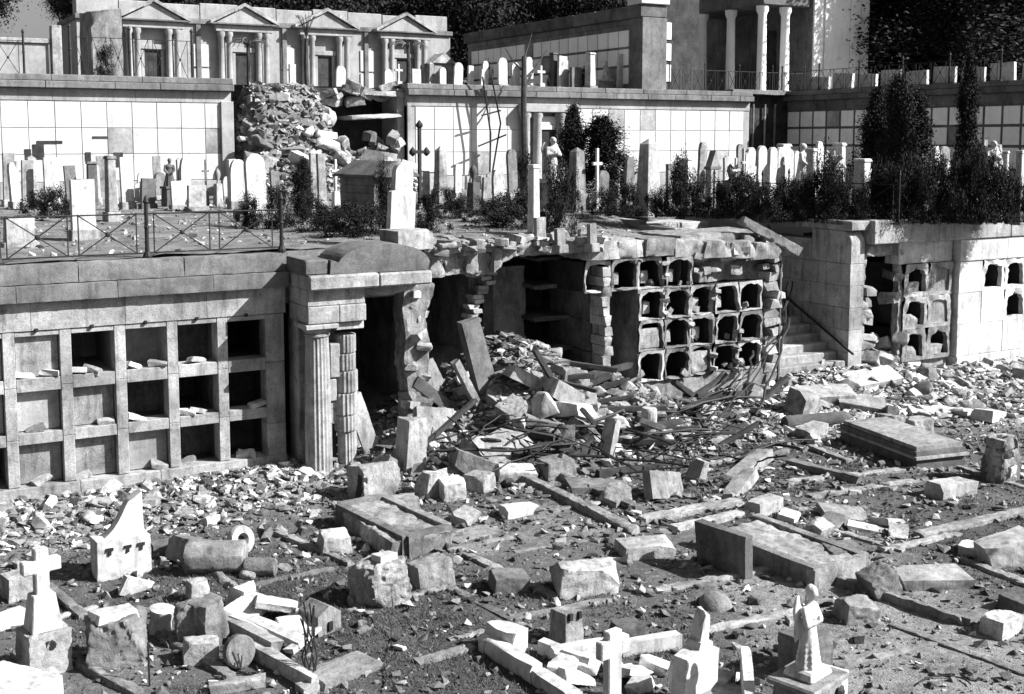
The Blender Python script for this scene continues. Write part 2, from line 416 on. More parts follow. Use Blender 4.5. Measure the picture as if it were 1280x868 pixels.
Pb(MB().box(7.38, 7.52, YP + .0, YA + .2, 1.32, 1.72), 'stone_fragment', M['wall'], .02)
Pb(MB().box(7.39, 7.58, YP - .02, YA + .2, 1.74, 2.35), 'stone_fragment', M['wall'], .02)
Pb(MB().box(6.98, 7.60, YA - .2, YA + .3, -.1, 2.74), 'backing_pier', M['wall'])
Pb(MB().box(6.93, 7.50, YP - .22, YA + .1, 2.75, 3.05), 'architrave_stone', M['wall'])
Pb(MB().box(7.505, 8.0, YP - .22, YA + .1, 2.75, 3.05), 'architrave_stone', M['wall'])
Pb(MB().box(6.93, 7.99, YP - .20, YA + .1, 3.055, 3.34), 'frieze_stone', M['wall'])
Pb(MB().box(6.90, 8.18, YP - .40, YA + .1, 3.345, 3.60), 'cornice_stone', M['wall'], .03)
Pb(MB().box(8.186, 9.20, YP - .40, YA + .1, 3.345, 3.585), 'cornice_stone', M['wall'], .03)
Pb(MB().box(6.88, 7.30, YP - .25, YA + .05, 3.605, 3.86), 'parapet_stone', M['cornice'], .02)
ped = [(7.31, 3.605), (9.17, 3.59), (9.20, 3.75)] + [(8.32 + .88 * math.cos(R(a)), 3.66 + .43 * math.sin(R(a)) ** .8) for a in range(15, 166, 10)] + [(7.33, 3.85)]
b_ = MB().prism([(x - 6.9, z) for x, z in ped], -.30, .72).bm(); roughen(b_, 4, .12, .012)
link('pediment', fin(b_, 'pediment', 32), M['cornice'], pb)
Pb(MB().box(6.81, 9.05, YA + .16, YA + .5, 3.0, 3.93), 'edge_backing', M['cornice'], 0)
link('broken_lintel', stone_mesh(.95, .5, .22, 91, 4, .8, .12), M['pale'], pb, (1.75, .3, 3.12))
# ------------------------------------------------------------------ the collapsed middle of the wall
rw = empty('ruined_chamber', (9.2, YA, 0), 0, 'collapsed burial chambers with black voids under a ragged broken terrace edge', 'ruin')
def Rw(mb, name, m, bevel=0, rough=None, seed=1):
    mb.v = [(x - 9.2, y - YA, z) for x, y, z in mb.v]
    b = mb.bm()
    if bevel: bmesh.ops.bevel(b, geom=b.edges[:], offset=bevel, segments=1, affect='EDGES', clamp_overlap=True)
    if rough: roughen(b, seed, rough[0], rough[1])
    return link(name, fin(b, name, 35), m, rw)
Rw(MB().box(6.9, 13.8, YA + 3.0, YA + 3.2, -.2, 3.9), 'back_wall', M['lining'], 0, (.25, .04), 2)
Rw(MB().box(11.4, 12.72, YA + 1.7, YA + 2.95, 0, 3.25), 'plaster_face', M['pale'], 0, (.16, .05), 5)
Rw(MB().box(6.9, 13.8, YA + .55, YA + 3.0, 3.55, 3.78), 'ceiling_slab', M['near_black'], 0, (.3, .04), 3)
Rw(MB().box(7.62, 7.8, YA + .1, YA + 3.0, -.1, 3.5), 'side_wall', M['near_black'], 0, (.3, .02), 4)
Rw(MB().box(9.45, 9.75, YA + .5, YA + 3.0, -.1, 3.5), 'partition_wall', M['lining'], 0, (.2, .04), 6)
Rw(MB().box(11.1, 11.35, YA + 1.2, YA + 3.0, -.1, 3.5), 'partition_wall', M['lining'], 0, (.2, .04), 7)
# ragged terrace edge (lower outline follows the break)
brk = [(470, 352), (500, 366), (515, 372), (530, 368), (540, 352), (560, 346), (585, 343), (600, 347), (617, 342), (625, 330), (640, 322), (665, 320), (700, 318), (735, 316), (748, 324), (770, 322)]
low = [(float(Wy(x, y, YA)[0]), float(Wy(x, y, YA)[2])) for x, y in brk]
for i in range(len(low) - 1):
    (xa, za), (xb, zb) = low[i], low[i + 1]
    y0 = YA + rr.uniform(-.05, .16)
    Rw(MB().prism([(xa, za), (xb + .02, zb), (xb + .02, T1 - rr.uniform(.02, .10)), (xa, T1 - rr.uniform(.02, .10))], y0, YA + 1.3), 'edge_stone', M['rubble'], 0, (.07, .055), 20 + i)
for i in range(70):
    x = rr.uniform(9.0, 13.7); zz = T1 - rr.uniform(.0, .28)
    link('edge_rubble', stone_mesh(rr.uniform(.12, .4), .3, rr.uniform(.06, .16), 560 + i % 9, 3, .5, .1, .06, .014), M['pale'] if i % 3 else M['rubble'], rw, (x - 9.2, rr.uniform(-.12, .5), zz), (rr.uniform(-.2, .2), rr.uniform(-.25, .25), rr.uniform(0, 3)))
# broken pier left standing, and the jagged brick edge
r5 = random.Random(5)
z = .45; bp = empty('broken_pier', (9.28, YA - .1, .1), 0, 'tall pale ragged stump of wall standing beside the curved pediment', 'pier')
out = [(500, 352), (497, 385), (501, 420), (499, 450), (505, 490), (503, 520), (500, 560), (540, 560), (533, 520), (536, 490), (530, 455), (531, 425), (526, 395), (536, 368), (538, 352)]
pol = [(float(Wy(x, y, YA)[0]) - 9.28, float(Wy(x, y, YA)[2]) - .1) for x, y in out]
b_ = MB().prism(pol, -.12, .35).bm(); roughen(b_, 12, .06, .035); link('torn_masonry', fin(b_, 'torn_masonry', 30), M['rubble'], bp)
for i in range(14): link('pier_stone', stone_mesh(r5.uniform(.16, .32), .3, r5.uniform(.1, .2), 440 + i % 6, 3, .5, .1, .05, .015), M['pale'] if i % 3 else M['rubble'], bp, (r5.uniform(-.14, .16), r5.uniform(-.12, .1), .4 + i * .19), (r5.uniform(-.3, .3), r5.uniform(-.3, .3), r5.uniform(-.5, .5)))
link('pier_stone', stone_mesh(.7, .6, .5, 77, 2, .3, .08, .08, .02), M['rubble'], bp, (.02, 0, -.05))
je = empty('brick_edge', (11.15, YA + .9, 1.3), 0, 'thin jagged edge of torn brickwork hanging inside the dark void', 'brickwork')
for i in range(17):
    t = i / 16
    zz = 3.45 - 1.5 * t; xx = .22 - .30 * t + .10 * math.sin(t * 7)
    link('brick', stone_mesh(.22, .3, .085, 200 + i % 5, 1, .3, .08, .06, .006), M['brick'], je, (xx + (.09 if i % 2 else 0), .2 + r5.uniform(-.05, .05), zz - 1.3), (0, 0, r5.uniform(-.2, .2)))
link('brick_backing', stone_mesh(.3, 1.9, 3.3, 301, 1, .2, .04, .25, .04), M['near_black'], je, (.42, 1.25, -1.3))
# ------------------------------------------------------------------ small arched niches
def arch_cell(wd, ht, ow, oh, dep, seed, blocked=0):
    """one niche: rough front frame with an arched opening, and its lining. origin bottom left front"""
    r = random.Random(seed); n = 8; mb = MB()
    a = (wd - ow) / 2; sp = oh * .72; zb = (ht - oh) * .45
    op = [(a, zb), (a, zb + sp)] + [(wd / 2 - ow / 2 * math.cos(math.pi * i / n), zb + sp + (oh - sp) * math.sin(math.pi * i / n)) for i in range(1, n)] + [(wd - a, zb + sp), (wd - a, zb)]
    op = [(x + r.uniform(-.03, .03), z_ + r.uniform(-.03, .02)) for x, z_ in op]
    ou = []
    for x, z_ in op:
        if z_ <= zb + .03: ou.append((0 if x < wd / 2 else wd, 0))
        elif z_ <= zb + sp * .99 + .03 and abs(x - wd / 2) > ow * .45: ou.append((0 if x < wd / 2 else wd, z_))
        else:
            ou.append((wd * (x - a) / ow, ht))
    k = len(op)
    v = [(x, 0, z_) for x, z_ in ou] + [(x, 0, z_) for x, z_ in op] + [(x, .12, z_) for x, z_ in op]
    f = [(i, i + 1, k + i + 1, k + i) for i in range(k - 1)] + [(k - 1, 0, k, 2 * k - 1)]
    f += [(k + i, k + i + 1, 2 * k + i + 1, 2 * k + i) for i in range(k - 1)] + [(2 * k - 1, k, 2 * k, 3 * k - 1)]
    mb.add(v, f); b = mb.bm()
    bmesh.ops.triangulate(b, faces=b.faces[:])
    for _ in range(2):
        bmesh.ops.subdivide_edges(b, edges=[e for e in b.edges if e.calc_length() > .12], cuts=1); bmesh.ops.triangulate(b, faces=[q for q in b.faces if len(q.verts) > 3])
    for q in b.verts:
        e = min(q.co.x, wd - q.co.x, q.co.z, ht - q.co.z)
        d = mnoise.noise(q.co * 5 + Vector((seed, 0, 0))) * .06 * (1 if q.co.y < .05 else .4)
        q.co.y += d
        if e > .01: q.co.x += mnoise.noise(q.co * 11 + Vector((0, seed, 5))) * .03; q.co.z += mnoise.noise(q.co * 11 + Vector((5, seed, 0))) * .03
    return fin(b, 'niche_front', 40), MB().add([(a - .02, .11, zb - .02), (wd - a + .02, .11, zb - .02), (wd - a + .02, dep, zb - .02), (a - .02, dep, zb - .02), (a - .02, .11, ht - .03), (wd - a + .02, .11, ht - .03), (wd - a + .02, dep, ht - .03), (a - .02, dep, ht - .03)],
                                     [(0, 1, 2, 3), (4, 7, 6, 5), (0, 3, 7, 4), (1, 5, 6, 2), (3, 2, 6, 7)]).mesh('niche_lining')
cb = empty('niche_block', (13.78, YA, 0), 0, 'ruined block of small arched niches, black inside, in the middle of the picture', 'niche block')
cw, ch = .665, .655
cells = [arch_cell(cw, ch, .57, .58, 1.5, s) for s in range(6)]
z0C = .83
LUMPQ = [stone_mesh(.16, .12, .08, 470 + i, 3, .5, .12, .05, .01) for i in range(4)]
gone = {(0, 1), (0, 2), (0, 3)}
for c in range(-1, 6):
    for j in range(4):
        zc = z0C + (3 - j) * ch
        if c == -1 and j: continue
        if c == -1: x0 = -.62
        else: x0 = c * (cw + .012) + .02
        if (c, j) in gone: continue
        if j == 0 and c > 2: continue
        fm, lm = cells[(c * 5 + j * 3) % 6]
        fr = link('niche_front', fm, M[('rubble', 'brick', 'grey', 'rubble')[(c * 3 + j * 2) % 4]], cb, (x0, rr.uniform(-.03, .06), zc), (R(rr.uniform(-2, 2)), R(rr.uniform(-1.5, 1.5)), R(rr.uniform(-3, 3))))
        link('niche_lining', lm, M['near_black'], fr)
        if (c, j) in ((1, 2), (3, 3)):
            link('blocking_stone', stone_mesh(.46, .2, .40 if j == 2 else .44, 50 + c * 7 + j, 3, .6, .08, .07, .02), M['rubble'], fr, (.33, .14, .05))
        for q_ in range((c * 2 + j) % 3): link('niche_rubble', LUMPQ[(c + j + q_) % 4], M['rubble' if q_ % 2 else 'grey'], fr, (rr.uniform(.12, .55), rr.uniform(.03, .35), .10 + .03 * q_), (rr.uniform(0, 3), rr.uniform(0, 3), 0), rr.uniform(.6, 1.3))
        if (c, j) in ((2, 2), (3, 2), (1, 1), (3, 1), (4, 1), (1, 0), (2, 0), (0, 0)):
            link('loose_brick', stone_mesh(.18, .14, .26, 60 + c * 7 + j, 2, .4, .08, .06, .01), M['brick'], fr, (.22 + .1 * (c % 2), .28, .10))
def Cb(mb, name, m, rough=(.12, .02), seed=1, bevel=0):
    mb.v = [(x - 13.78, y - YA, z) for x, y, z in mb.v]; b = mb.bm()
    if rough: roughen(b, seed, *rough)
    return link(name, fin(b, name, 35), m, cb)
# left pier of pale brick and the dark side of the block, course by course
for i in range(14):
    zz = .45 + i * .205
    link('pier_brick', stone_mesh(.17, .5, .2, 400 + i % 6, 2, .3, .1, .06, .012), M['brick'], cb, (-.03 - .008 * i + r5.uniform(-.02, .02), .25, zz), (0, 0, r5.uniform(-.1, .1)))
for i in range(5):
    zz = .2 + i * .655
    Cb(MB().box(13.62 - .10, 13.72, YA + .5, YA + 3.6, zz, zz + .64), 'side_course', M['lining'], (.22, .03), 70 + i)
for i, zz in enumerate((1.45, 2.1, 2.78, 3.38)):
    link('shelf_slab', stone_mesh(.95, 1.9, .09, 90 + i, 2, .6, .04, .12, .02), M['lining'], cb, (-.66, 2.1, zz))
    Cb(MB().box(12.75, 13.5, YA + 2.4 + .05 * i, YA + 3.0, zz - .58, zz - .01), 'shelf_back', M['near_black'], (.2, .03), 95 + i)
Cb(MB().box(13.5, 18.35, YA + 2.0, YA + 2.3, -.1, 3.8), 'back_wall', M['near_black'], None)
Cb(MB().box(14.46, 14.58, YA + .02, YA + 1.6, .6, 2.8), 'inner_wall', M['lining'], (.2, .03), 81)
Cb(MB().box(13.7, 18.3, YA + .05, YA + 1.9, -.1, .82), 'footing', M['rubble'], (.2, .05), 82)
for i in range(46):                                                     # broken brick ends between the niches
    cx_, cz_ = r5.randrange(0, 7) * (cw + .012), r5.uniform(.8, 3.4)
    if cx_ < .7 and cz_ < 2.7: continue
    if cx_ > 2.1 and cz_ > 2.75: continue
    link('brick_end', LUMPQ[i % 4], M['pale' if i % 3 else 'brick'], cb, (cx_ + r5.uniform(-.03, .05), r5.uniform(-.02, .05), cz_), (r5.uniform(-.3, .3), r5.uniform(-.3, .3), r5.uniform(0, 3)), r5.uniform(.6, 1.3))
for i in range(7):                                                      # ragged stones on top of the block
    x0 = 13.2 + i * .74; zt = 3.50
    link('course_stone', stone_mesh(.74, 1.3, .37, 430 + i, 3, .4, .06, .08, .03), M['rubble'], cb, (x0 - 13.78 + .3, .6, zt - .03 - .05 * max(0, i - 2)), (0, 0, rr.uniform(-.06, .06)))
r6 = random.Random(11)
for i in range(26):                                                     # torn masonry where the top right row has gone
    x = r6.uniform(15.85, 18.2); zt = r6.uniform(2.85, 3.62)
    link('torn_stone', stone_mesh(r6.uniform(.2, .5), .5, r6.uniform(.1, .24), 500 + i % 9, 3, .5, .1, .07, .012), M['pale'] if i % 3 else M['rubble'], cb, (x - 13.78, .3 + r6.uniform(-.12, .1), zt), (r6.uniform(-.15, .15), r6.uniform(-.2, .2), r6.uniform(-.3, .3)))
Cb(MB().box(15.8, 18.3, YA + .35, YA + 1.9, 2.8, 3.85), 'core', M['rubble'], (.15, .05), 84)
for i in range(17):                                                     # broken right-hand end
    zz = .3 + i * .205
    link('end_stone', stone_mesh(r6.uniform(.25, .45), .6, .21, 520 + i % 7, 3, .5, .1, .07, .012), M['rubble'] if i % 2 else M['brick'], cb, (4.32 + r6.uniform(-.06, .1) + .012 * i, .3, zz), (0, 0, r6.uniform(-.3, .3)))
sb = tag(link('fallen_kerb', stone_mesh(1.5, .28, .2, 540, 2, .4, .05, .08, .01), M['pale'], None, Wy(960, 300, YA + .1), (0, R(28), R(-20))), 'pale kerb stone tipping over the broken corner above the stairs', 'kerb stone')
# ------------------------------------------------------------------ stair well and its side wall
sw = empty('stair_wall', (20.5, YA, 0), 0, 'smooth grey block wall with rounded corner beside the stairs', 'wall')
zc = -.1; i = 0
while zc < 3.5:
    h = .52; y = 0.0; first = True
    while y < 6.3:
        ln = r5.uniform(.9, 1.5); e = min(y + ln, 6.3)
        top = zc + h > 3.5
        mb = MB()
        if top and first:
            mb.prismx([(y + .005, zc), (e - .005, zc), (e - .005, 3.79)] + [(y + .005 + .3 - .3 * math.sin(R(a)), 3.79 - .3 + .3 * math.cos(R(a))) for a in range(0, 91, 15)], -.03 + r5.uniform(0, .012), .42)
        else: mb.box(-.03 + r5.uniform(0, .012), .42, y + .005, e - .005, zc, min(zc + h - .004, 3.79))
        mb.build('wall_block', M['wall'], sw, bevel=.01); y = e; first = False
    zc += h; i += 1
for k in range(4):
    MB().box(-.08, .5, k * 1.6 + (.02 if k else -.05), k * 1.6 + 1.59, 3.80, 4.02).build('coping_stone', M['wall'], sw, bevel=.02)
MB().tube([(-.12, -.25, .95), (-.12, 2.6, 2.3), (-.12, 5.6, 3.6)], .028).build('handrail', M['iron'], sw)
st = empty('stone_stairs', (19.4, YA, 0), 0, 'pale worn stone steps rising beside the smooth block wall', 'stairs')
for k in range(20):
    MB().box(-1.0, 1.06, -.55 + k * .30, -.55 + k * .30 + (.9 if k < 19 else 1.5), .40 + k * .175 - (.5 if k else .6), .40 + k * .175).build('step', M['pale'], st, bevel=.02)
for k in range(4):
    MB().box(-1.12 - .25, -1.06, k * 1.6 + .3, k * 1.6 + 1.89, 3.3, 3.52 + .1 * k).build('kerb_stone', M['wall'], st, bevel=.02)
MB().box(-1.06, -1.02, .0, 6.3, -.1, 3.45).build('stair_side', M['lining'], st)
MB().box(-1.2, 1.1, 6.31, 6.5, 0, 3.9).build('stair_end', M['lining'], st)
# ------------------------------------------------------------------ right-hand niche wall
dbk = empty('far_niche_wall', (20.95, YA, 0), 0, 'pale damaged niche wall right of the stairs with patched and open niches', 'wall')
def D(mb, name, m, bevel=.012, rough=None, seed=1):
    mb.v = [(x - 20.95, y - YA, z) for x, y, z in mb.v]
    if rough:
        b = mb.bm(); roughen(b, seed, *rough); return link(name, fin(b, name, 35), m, dbk)
    return mb.build(name, m, dbk, bevel=bevel)
D(MB().box(20.95, 31, YA + 1.9, YA + 2.1, -.1, 3.6), 'back_wall', M['near_black'], 0)
dw, dh = .83, .79
dcell = [arch_cell(dw, dh, .60, .58, 1.5, s + 10) for s in range(3)]
zD = .55
def dniche(x, y, zc, i, closed, m):
    fm, lm = dcell[i % 3]
    fr = link('niche_front', fm, m, dbk, (x - 20.95, y - YA, zc)); link('niche_lining', lm, M['near_black'], fr)
    if closed: MB().box(.09, .74, .05, .10, .06, .70).build('niche_slab', m, fr, bevel=.012)
    return fr
for c in range(2):
    for j in range(3):
        cl = (c, j) in ((1, 0), (1, 1))
        fr = dniche(22.25 + c * (dw + .01), YA, zD + (2 - j) * dh, c + j, cl, M['rubble'] if not cl else M['pale'])
        if not cl: link('loose_stone', stone_mesh(.4, .3, .26, 610 + c + j, 3, .5, .1), M['pale'], fr, (.35, .2, .06))
for i in range(14):                                                      # torn edge left of the niches
    zz = r6.uniform(.3, 3.4)
    link('torn_stone', stone_mesh(r6.uniform(.2, .45), .5, r6.uniform(.12, .26), 620 + i % 8, 3, .5, .1, .07, .012), M['pale'] if i % 2 else M['rubble'], dbk, (r6.choice([r6.uniform(.08, .28), r6.uniform(1.12, 1.26)]) + max(0, 1.2 - zz) * r6.uniform(0, .5), .3, zz), (r6.uniform(-.2, .2), r6.uniform(-.2, .2), r6.uniform(-.3, .3)))
D(MB().box(20.96, 21.08, YA + .12, YA + .5, -.1, 3.3), 'torn_masonry', M['rubble'], 0, (.09, .05), 21)
D(MB().box(22.12, 22.26, YA + .06, YA + .25, -.1, 3.3), 'torn_masonry', M['rubble'], 0, (.09, .05), 22)
for i in range(16): link('fallen_stone', stone_mesh(r6.uniform(.2, .45), .35, r6.uniform(.15, .3), 640 + i % 6, 3, .5, .1, .06, .014), M['pale'] if i % 2 else M['rubble'], dbk, (r6.uniform(.15, 1.25), r6.uniform(.0, .8), .35 + .045 * i), (r6.uniform(-.5, .5), r6.uniform(-.5, .5), r6.uniform(0, 3)))
D(MB().box(20.97, 23.95, YA + .1, YA + 1.8, -.1, .54), 'footing', M['rubble'], 0, (.2, .05), 9)
D(MB().box(22.1, 23.94, YA + .05, YA + .5, 2.93, 3.45), 'patched_lintel', M['plaster'], 0, (.15, .02), 10)
D(MB().box(21.0, 22.1, YA + .1, YA + .6, 3.15, 3.46), 'broken_lintel', M['rubble'], 0, (.12, .05), 11)
for c in range(7):
    for j in range(3):
        cl = (c, j) not in ((1, 0), (2, 0), (2, 1), (3, 1), (3, 0))
        x = 24.02 + c * (dw + .01)
        if c == 0 and True: cl = True
        if cl: D(MB().box(x, x + dw + .008, YA - .12 + .01 * ((c + j) % 2), YA + .3, zD + (2 - j) * dh, zD + (3 - j) * dh - .004), 'plastered_niche', M['plaster'], .008)
        else: dniche(x, YA - .12, zD + (2 - j) * dh, c + j, False, M['plaster'])
blocks(dbk, 'plinth_stone', M['plaster'], 3.05, 10, -.16, .4, -.2, .545, 1.6, 15)
blocks(dbk, 'frieze_stone', M['plaster'], 3.05, 10, -.15, .4, 2.925, 3.46, 1.8, 16)
blocks(dbk, 'parapet_stone', M['wall'], .05, 10, -.20, .5, 3.47, 4.03, 2.1, 17, bevel=.02)
# ------------------------------------------------------------------ back wall of the court, left and centre
def plaque_wall(name, label, x0, x1, y, ztop, zrows, pitch, skipf=None, plain='plaque', body='wallB', seed=1, org=None, rz=0):
    """wall with its front on local y = 0 running from local x = 0; white plaques are single slabs"""
    L_ = x1 - x0; o = empty(name, org or (x0, y, T1), rz, label, 'wall'); zb = o.location.z; r = random.Random(seed)
    MB().box(0, L_, 0, .6, -.1, zrows[0][1] - zb + .02).build('wall_body', M[body], o)
    gp = .011 if body == 'wallB' else .055
    n = int(L_ / pitch); off = (L_ - n * pitch) / 2
    me = {}
    for k in range(n):
        for (za, zt) in zrows:
            if skipf and skipf(x0 + off + (k + .5) * pitch): continue
            key = round(zt - za, 3)
            if key not in me: me[key] = MB().box(gp, pitch - gp, -.022, .02, gp, zt - za - gp).mesh('plaque', .008)
            q = r.random(); m = M[plain] if q > .05 else M['slate']
            link('plaque', me[key], m, o, (off + k * pitch, r.uniform(-.012, .004), za - zb))
    zt = zrows[0][1] - zb
    blocks(o, 'frieze_stone', M[body], 0, L_, -.03, .6, zt + .02, ztop - zb - .40, 2.2, seed)
    blocks(o, 'cornice_stone', M['cornice' if body == 'wallB' else 'dark'], -.05, L_ + .05, -.28, .7, ztop - zb - .395, ztop - zb - .16, 1.8, seed + 1, bevel=.02)
    blocks(o, 'coping_stone', M['cornice'], -.05, L_ + .05, -.18, .7, ztop - zb - .155, ztop - zb + .06, 2.4, seed + 2, bevel=.02)
    blocks(o, 'plinth_stone', M['wallB'], 0, L_, -.08, .3, -.1, zrows[-1][0] - zb - .02, 1.6, seed + 3)
    return o
rowsB = [(6.30, 7.18), (5.42, 6.30), (4.50, 5.42)]
bl = plaque_wall('plaque_wall', 'white plaque wall left of the rubble avalanche on the middle terrace', -12, 12.45, WB, T2, rowsB, .835, seed=31)
for i, (px, py, w_, h_) in enumerate([(48, 190, .35, .5), (62, 178, .8, .10), (125, 172, .5, .08), (148, 200, .3, .5), (35, 198, .2, .6), (110, 196, .18, .3)]):
    p = Wy(px, py, WB); MB().box(p[0] + 12 - w_ / 2, p[0] + 12 + w_ / 2, -.045, -.005, p[2] - T1 - h_ / 2, p[2] - T1 + h_ / 2).build('slot_shadow', M['near_black'], bl)  # flat dark sheets painting the black shadow of open slots
MB().box(24.05, 24.5, -.14, .3, -.1, 3.3).build('end_pilaster', M['wallB'], bl, bevel=.015)
bc = plaque_wall('plaque_wall', 'white plaque wall with a columned doorway, right of the rubble avalanche', 19.3, 36.3, WB, T2, rowsB, .815, lambda x: 24.15 < x < 26.75, seed=41)
MB().box(0, .16, -.06, .6, -.1, 3.3).build('end_pilaster', M['wallB'], bc, bevel=.015)
MB().box(25.2 - 19.3, 25.9 - 19.3, -.09, -.05, .1, 2.35).build('door', M['near_black'], bc)
MB().box(25.05 - 19.3, 26.05 - 19.3, -.16, -.1, 2.36, 2.9).build('door_lintel', M['plaque'], bc, bevel=.01)
for cx in (24.45, 25.0, 26.1, 26.55):
    MB().lathe([(.24, 0), (.24, .12), (.2, .18), (.18, 2.75), (.24, 2.85), (.25, 3.0)], 14, (cx - 19.3, -.22, .05)).build('column', M['wallB'], bc, smooth=35)
MB().box(24.2 - 19.3, 26.8 - 19.3, -.5, -.05, 3.06, 3.4).build('door_entablature', M['wallB'], bc, bevel=.02)
# right wing (front faces -X)
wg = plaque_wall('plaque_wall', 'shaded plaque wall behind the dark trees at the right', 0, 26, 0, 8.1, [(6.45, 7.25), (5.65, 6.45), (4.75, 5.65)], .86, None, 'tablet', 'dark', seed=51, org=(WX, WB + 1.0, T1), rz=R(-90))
# the dark recess in the collapsed part
rc = empty('broken_vault', (17.6, WB + .1, T1), 0, 'dark broken vault at the right edge of the rubble avalanche', 'ruin')
MB().box(-1.6, 1.7, 1.6, 1.8, 0, 3.95).build('back_wall', M['near_black'], rc)
MB().box(1.4, 1.68, .1, 1.6, 0, 3.9).build('side_wall', M['wallB'], rc)
link('broken_slab', stone_mesh(2.1, 1.5, .16, 701, 3, .8, .05, .12, .03), M['wallB'], rc, (.5, .75, 2.75), (0, R(-3), 0))
for i in range(12): link('hanging_masonry', stone_mesh(rr.uniform(.3, .8), .6, rr.uniform(.2, .5), 710 + i, 3, .6, .1, .08, .03), M['rubble'] if i % 2 else M['grey'], rc, (rr.uniform(-1.2, 1.3), rr.uniform(.2, .8), rr.uniform(3.2, 3.75)), (rr.uniform(-.4, .4), rr.uniform(-.4, .4), rr.uniform(0, 3)))
for i in range(34): link('fallen_stone', stone_mesh(rr.uniform(.25, .7), .4, rr.uniform(.15, .4), 730 + i % 9, 3, .6, .1, .08, .03), M[('rubble', 'grey', 'pale', 'dark')[i % 4]], rc, (rr.uniform(-1.4, 1.3), rr.uniform(-.9, 1.2), .05 + 1.9 * rr.random() ** 1.6), (rr.uniform(-.6, .6), rr.uniform(-.6, .6), rr.uniform(0, 3)))
link('broken_slab', stone_mesh(2.3, 1.7, .3, 702, 4, 1.2, .06, .12, .04), M['rubble'], rc, (.6, .8, 3.62), (0, R(2), 0))
# ------------------------------------------------------------------ row of chapels on the upper terrace
YC = 60.
cr = empty('chapel_row', (10.3, YC, T2), 0, 'long pale row of burial chapels with four pediments at the top', 'building')
def Q(mb, name, m, bevel=0, parent=None, smooth=None):
    mb.v = [(x - 10.3, y - YC, z - T2) for x, y, z in mb.v]; return mb.build(name, m, parent or cr, bevel=bevel, smooth=smooth)
Q(MB().box(10.3, 29.9, YC, YC + 5, 7.9, 11.55), 'wall', M['wallB'])
Q(MB().box(10.2, 30.0, YC - .15, YC + 5, 11.56, 11.8), 'cornice', M['cornice'], .03)
for i, x in enumerate(np.arange(10.3, 29.8, 1.95)): Q(MB().box(x + .01, x + 1.93, YC + .1 + .02 * (i % 2), YC + 1, 11.81, 12.62 - .05 * (i % 3)), 'parapet_block', M['wallB'], .03)
for px in (190, 303, 405, 503):
    cx = float(Wy(px, 60, YC)[0])
    Q(MB().box(cx - 1.45, cx + 1.45, YC - .45, YC - .01, 11.25, 11.56), 'entablature', M['wallB'], .02)
    pd = Q(MB().prism([(cx - 1.62, 11.57), (cx + 1.62, 11.57), (cx, 12.45)], YC - .5, YC - .2), 'pediment', M['wallB'])
    for sg in (-1, 1):
        Q(MB().prism([(cx + sg * 1.75, 11.6), (cx + sg * 1.75, 11.75), (cx, 12.66), (cx, 12.5)] if sg < 0 else [(cx + 1.75, 11.75), (cx + 1.75, 11.6), (cx, 12.5), (cx, 12.66)][::-1], YC - .66, YC - .15), 'raking_cornice', M['pale'])
    Q(MB().box(cx - 1.7, cx + 1.7, YC - .64, YC - .2, 11.58, 11.66), 'pediment_base', M['cornice'], .01)
    for sx in (-1.15, -.75, .75, 1.15):
        Q(MB().lathe([(.2, 8), (.2, 8.2), (.16, 8.3), (.14, 10.95), (.2, 11.05), (.2, 11.24)], 12, (cx + sx, YC - .28, 0)), 'column', M['wallB'], 0, None, 40)
    dr = Q(MB().box(cx - .38, cx + .38, YC - .03, YC + .02, 8, 10.2), 'door', M['near_black'])
    for bx in (cx - .55, cx + .39): Q(MB().box(bx, bx + .15, YC - .12, YC - .035, 8, 10.25), 'door_jamb', M['wallB'], .01)
    Q(MB().box(cx - .62, cx + .62, YC - .18, YC - .035, 10.26, 10.5), 'door_head', M['wallB'], .02)
    for k in range(2):
        Q(MB().box(cx + 2.0, cx + 2.75, YC - .06, YC + .02, 8.3 + k * 1.2, 9.4 + k * 1.2), 'plaque', M['plaque'], .01)
for x in (11.9, 16.0, 20.4, 24.9): Q(MB().box(x - .12, x + .12, YC - .12, YC - .01, 8, 11.55), 'pilaster', M['cornice'], .02)
sc = empty('small_chapel', (28.9, YC - 1.2, T2), 0, 'tiny gabled chapel beside the end of the pale chapel row', 'chapel')
MB().box(-.55, .55, 0, 1.1, 0, 2.0).build('wall', M['wallB'], sc, bevel=.02); MB().prism([(-.75, 2.0), (.75, 2.0), (0, 2.55)], -.12, 1.1).build('roof', M['pale'], sc); MB().box(-.2, .2, -.03, .01, .9, 1.75).build('door', M['near_black'], sc)
# upper plaque wing with its dark cornice (faces -X)
uw = empty('upper_plaque_wing', (31.0, 60, T2), R(-90), 'dark corniced plaque building receding behind the row of white headstones', 'building')
LU = 60 - 43.25
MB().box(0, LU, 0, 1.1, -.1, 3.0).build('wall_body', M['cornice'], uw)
blocks(uw, 'cornice_stone', M['dark'], -.05, LU, -.25, 1.2, 3.2, 3.75, 2.2, 61, bevel=.04); blocks(uw, 'frieze_stone', M['cornice'], 0, LU, -.05, 1.1, 2.95, 3.195, 2, 62)
upm = MB().box(.03, .80, -.05, .02, .03, .74).mesh('plaque', .01)
for k in range(18):
    for j in range(3): link('plaque', upm, M['tablet'] if rr.random() > .12 else M['slate'], uw, (.5 + k * .84, rr.uniform(-.01, .01), .35 + j * .82))
MB().box(LU - .9, LU + .06, -.18, 1.15, -.1, 3.19).build('corner_pier', M['cornice'], uw, bevel=.02); MB().box(LU - .95, LU + .12, -.3, 1.25, 3.76, 4.5).build('corner_block', M['plaque'], uw, bevel=.03)
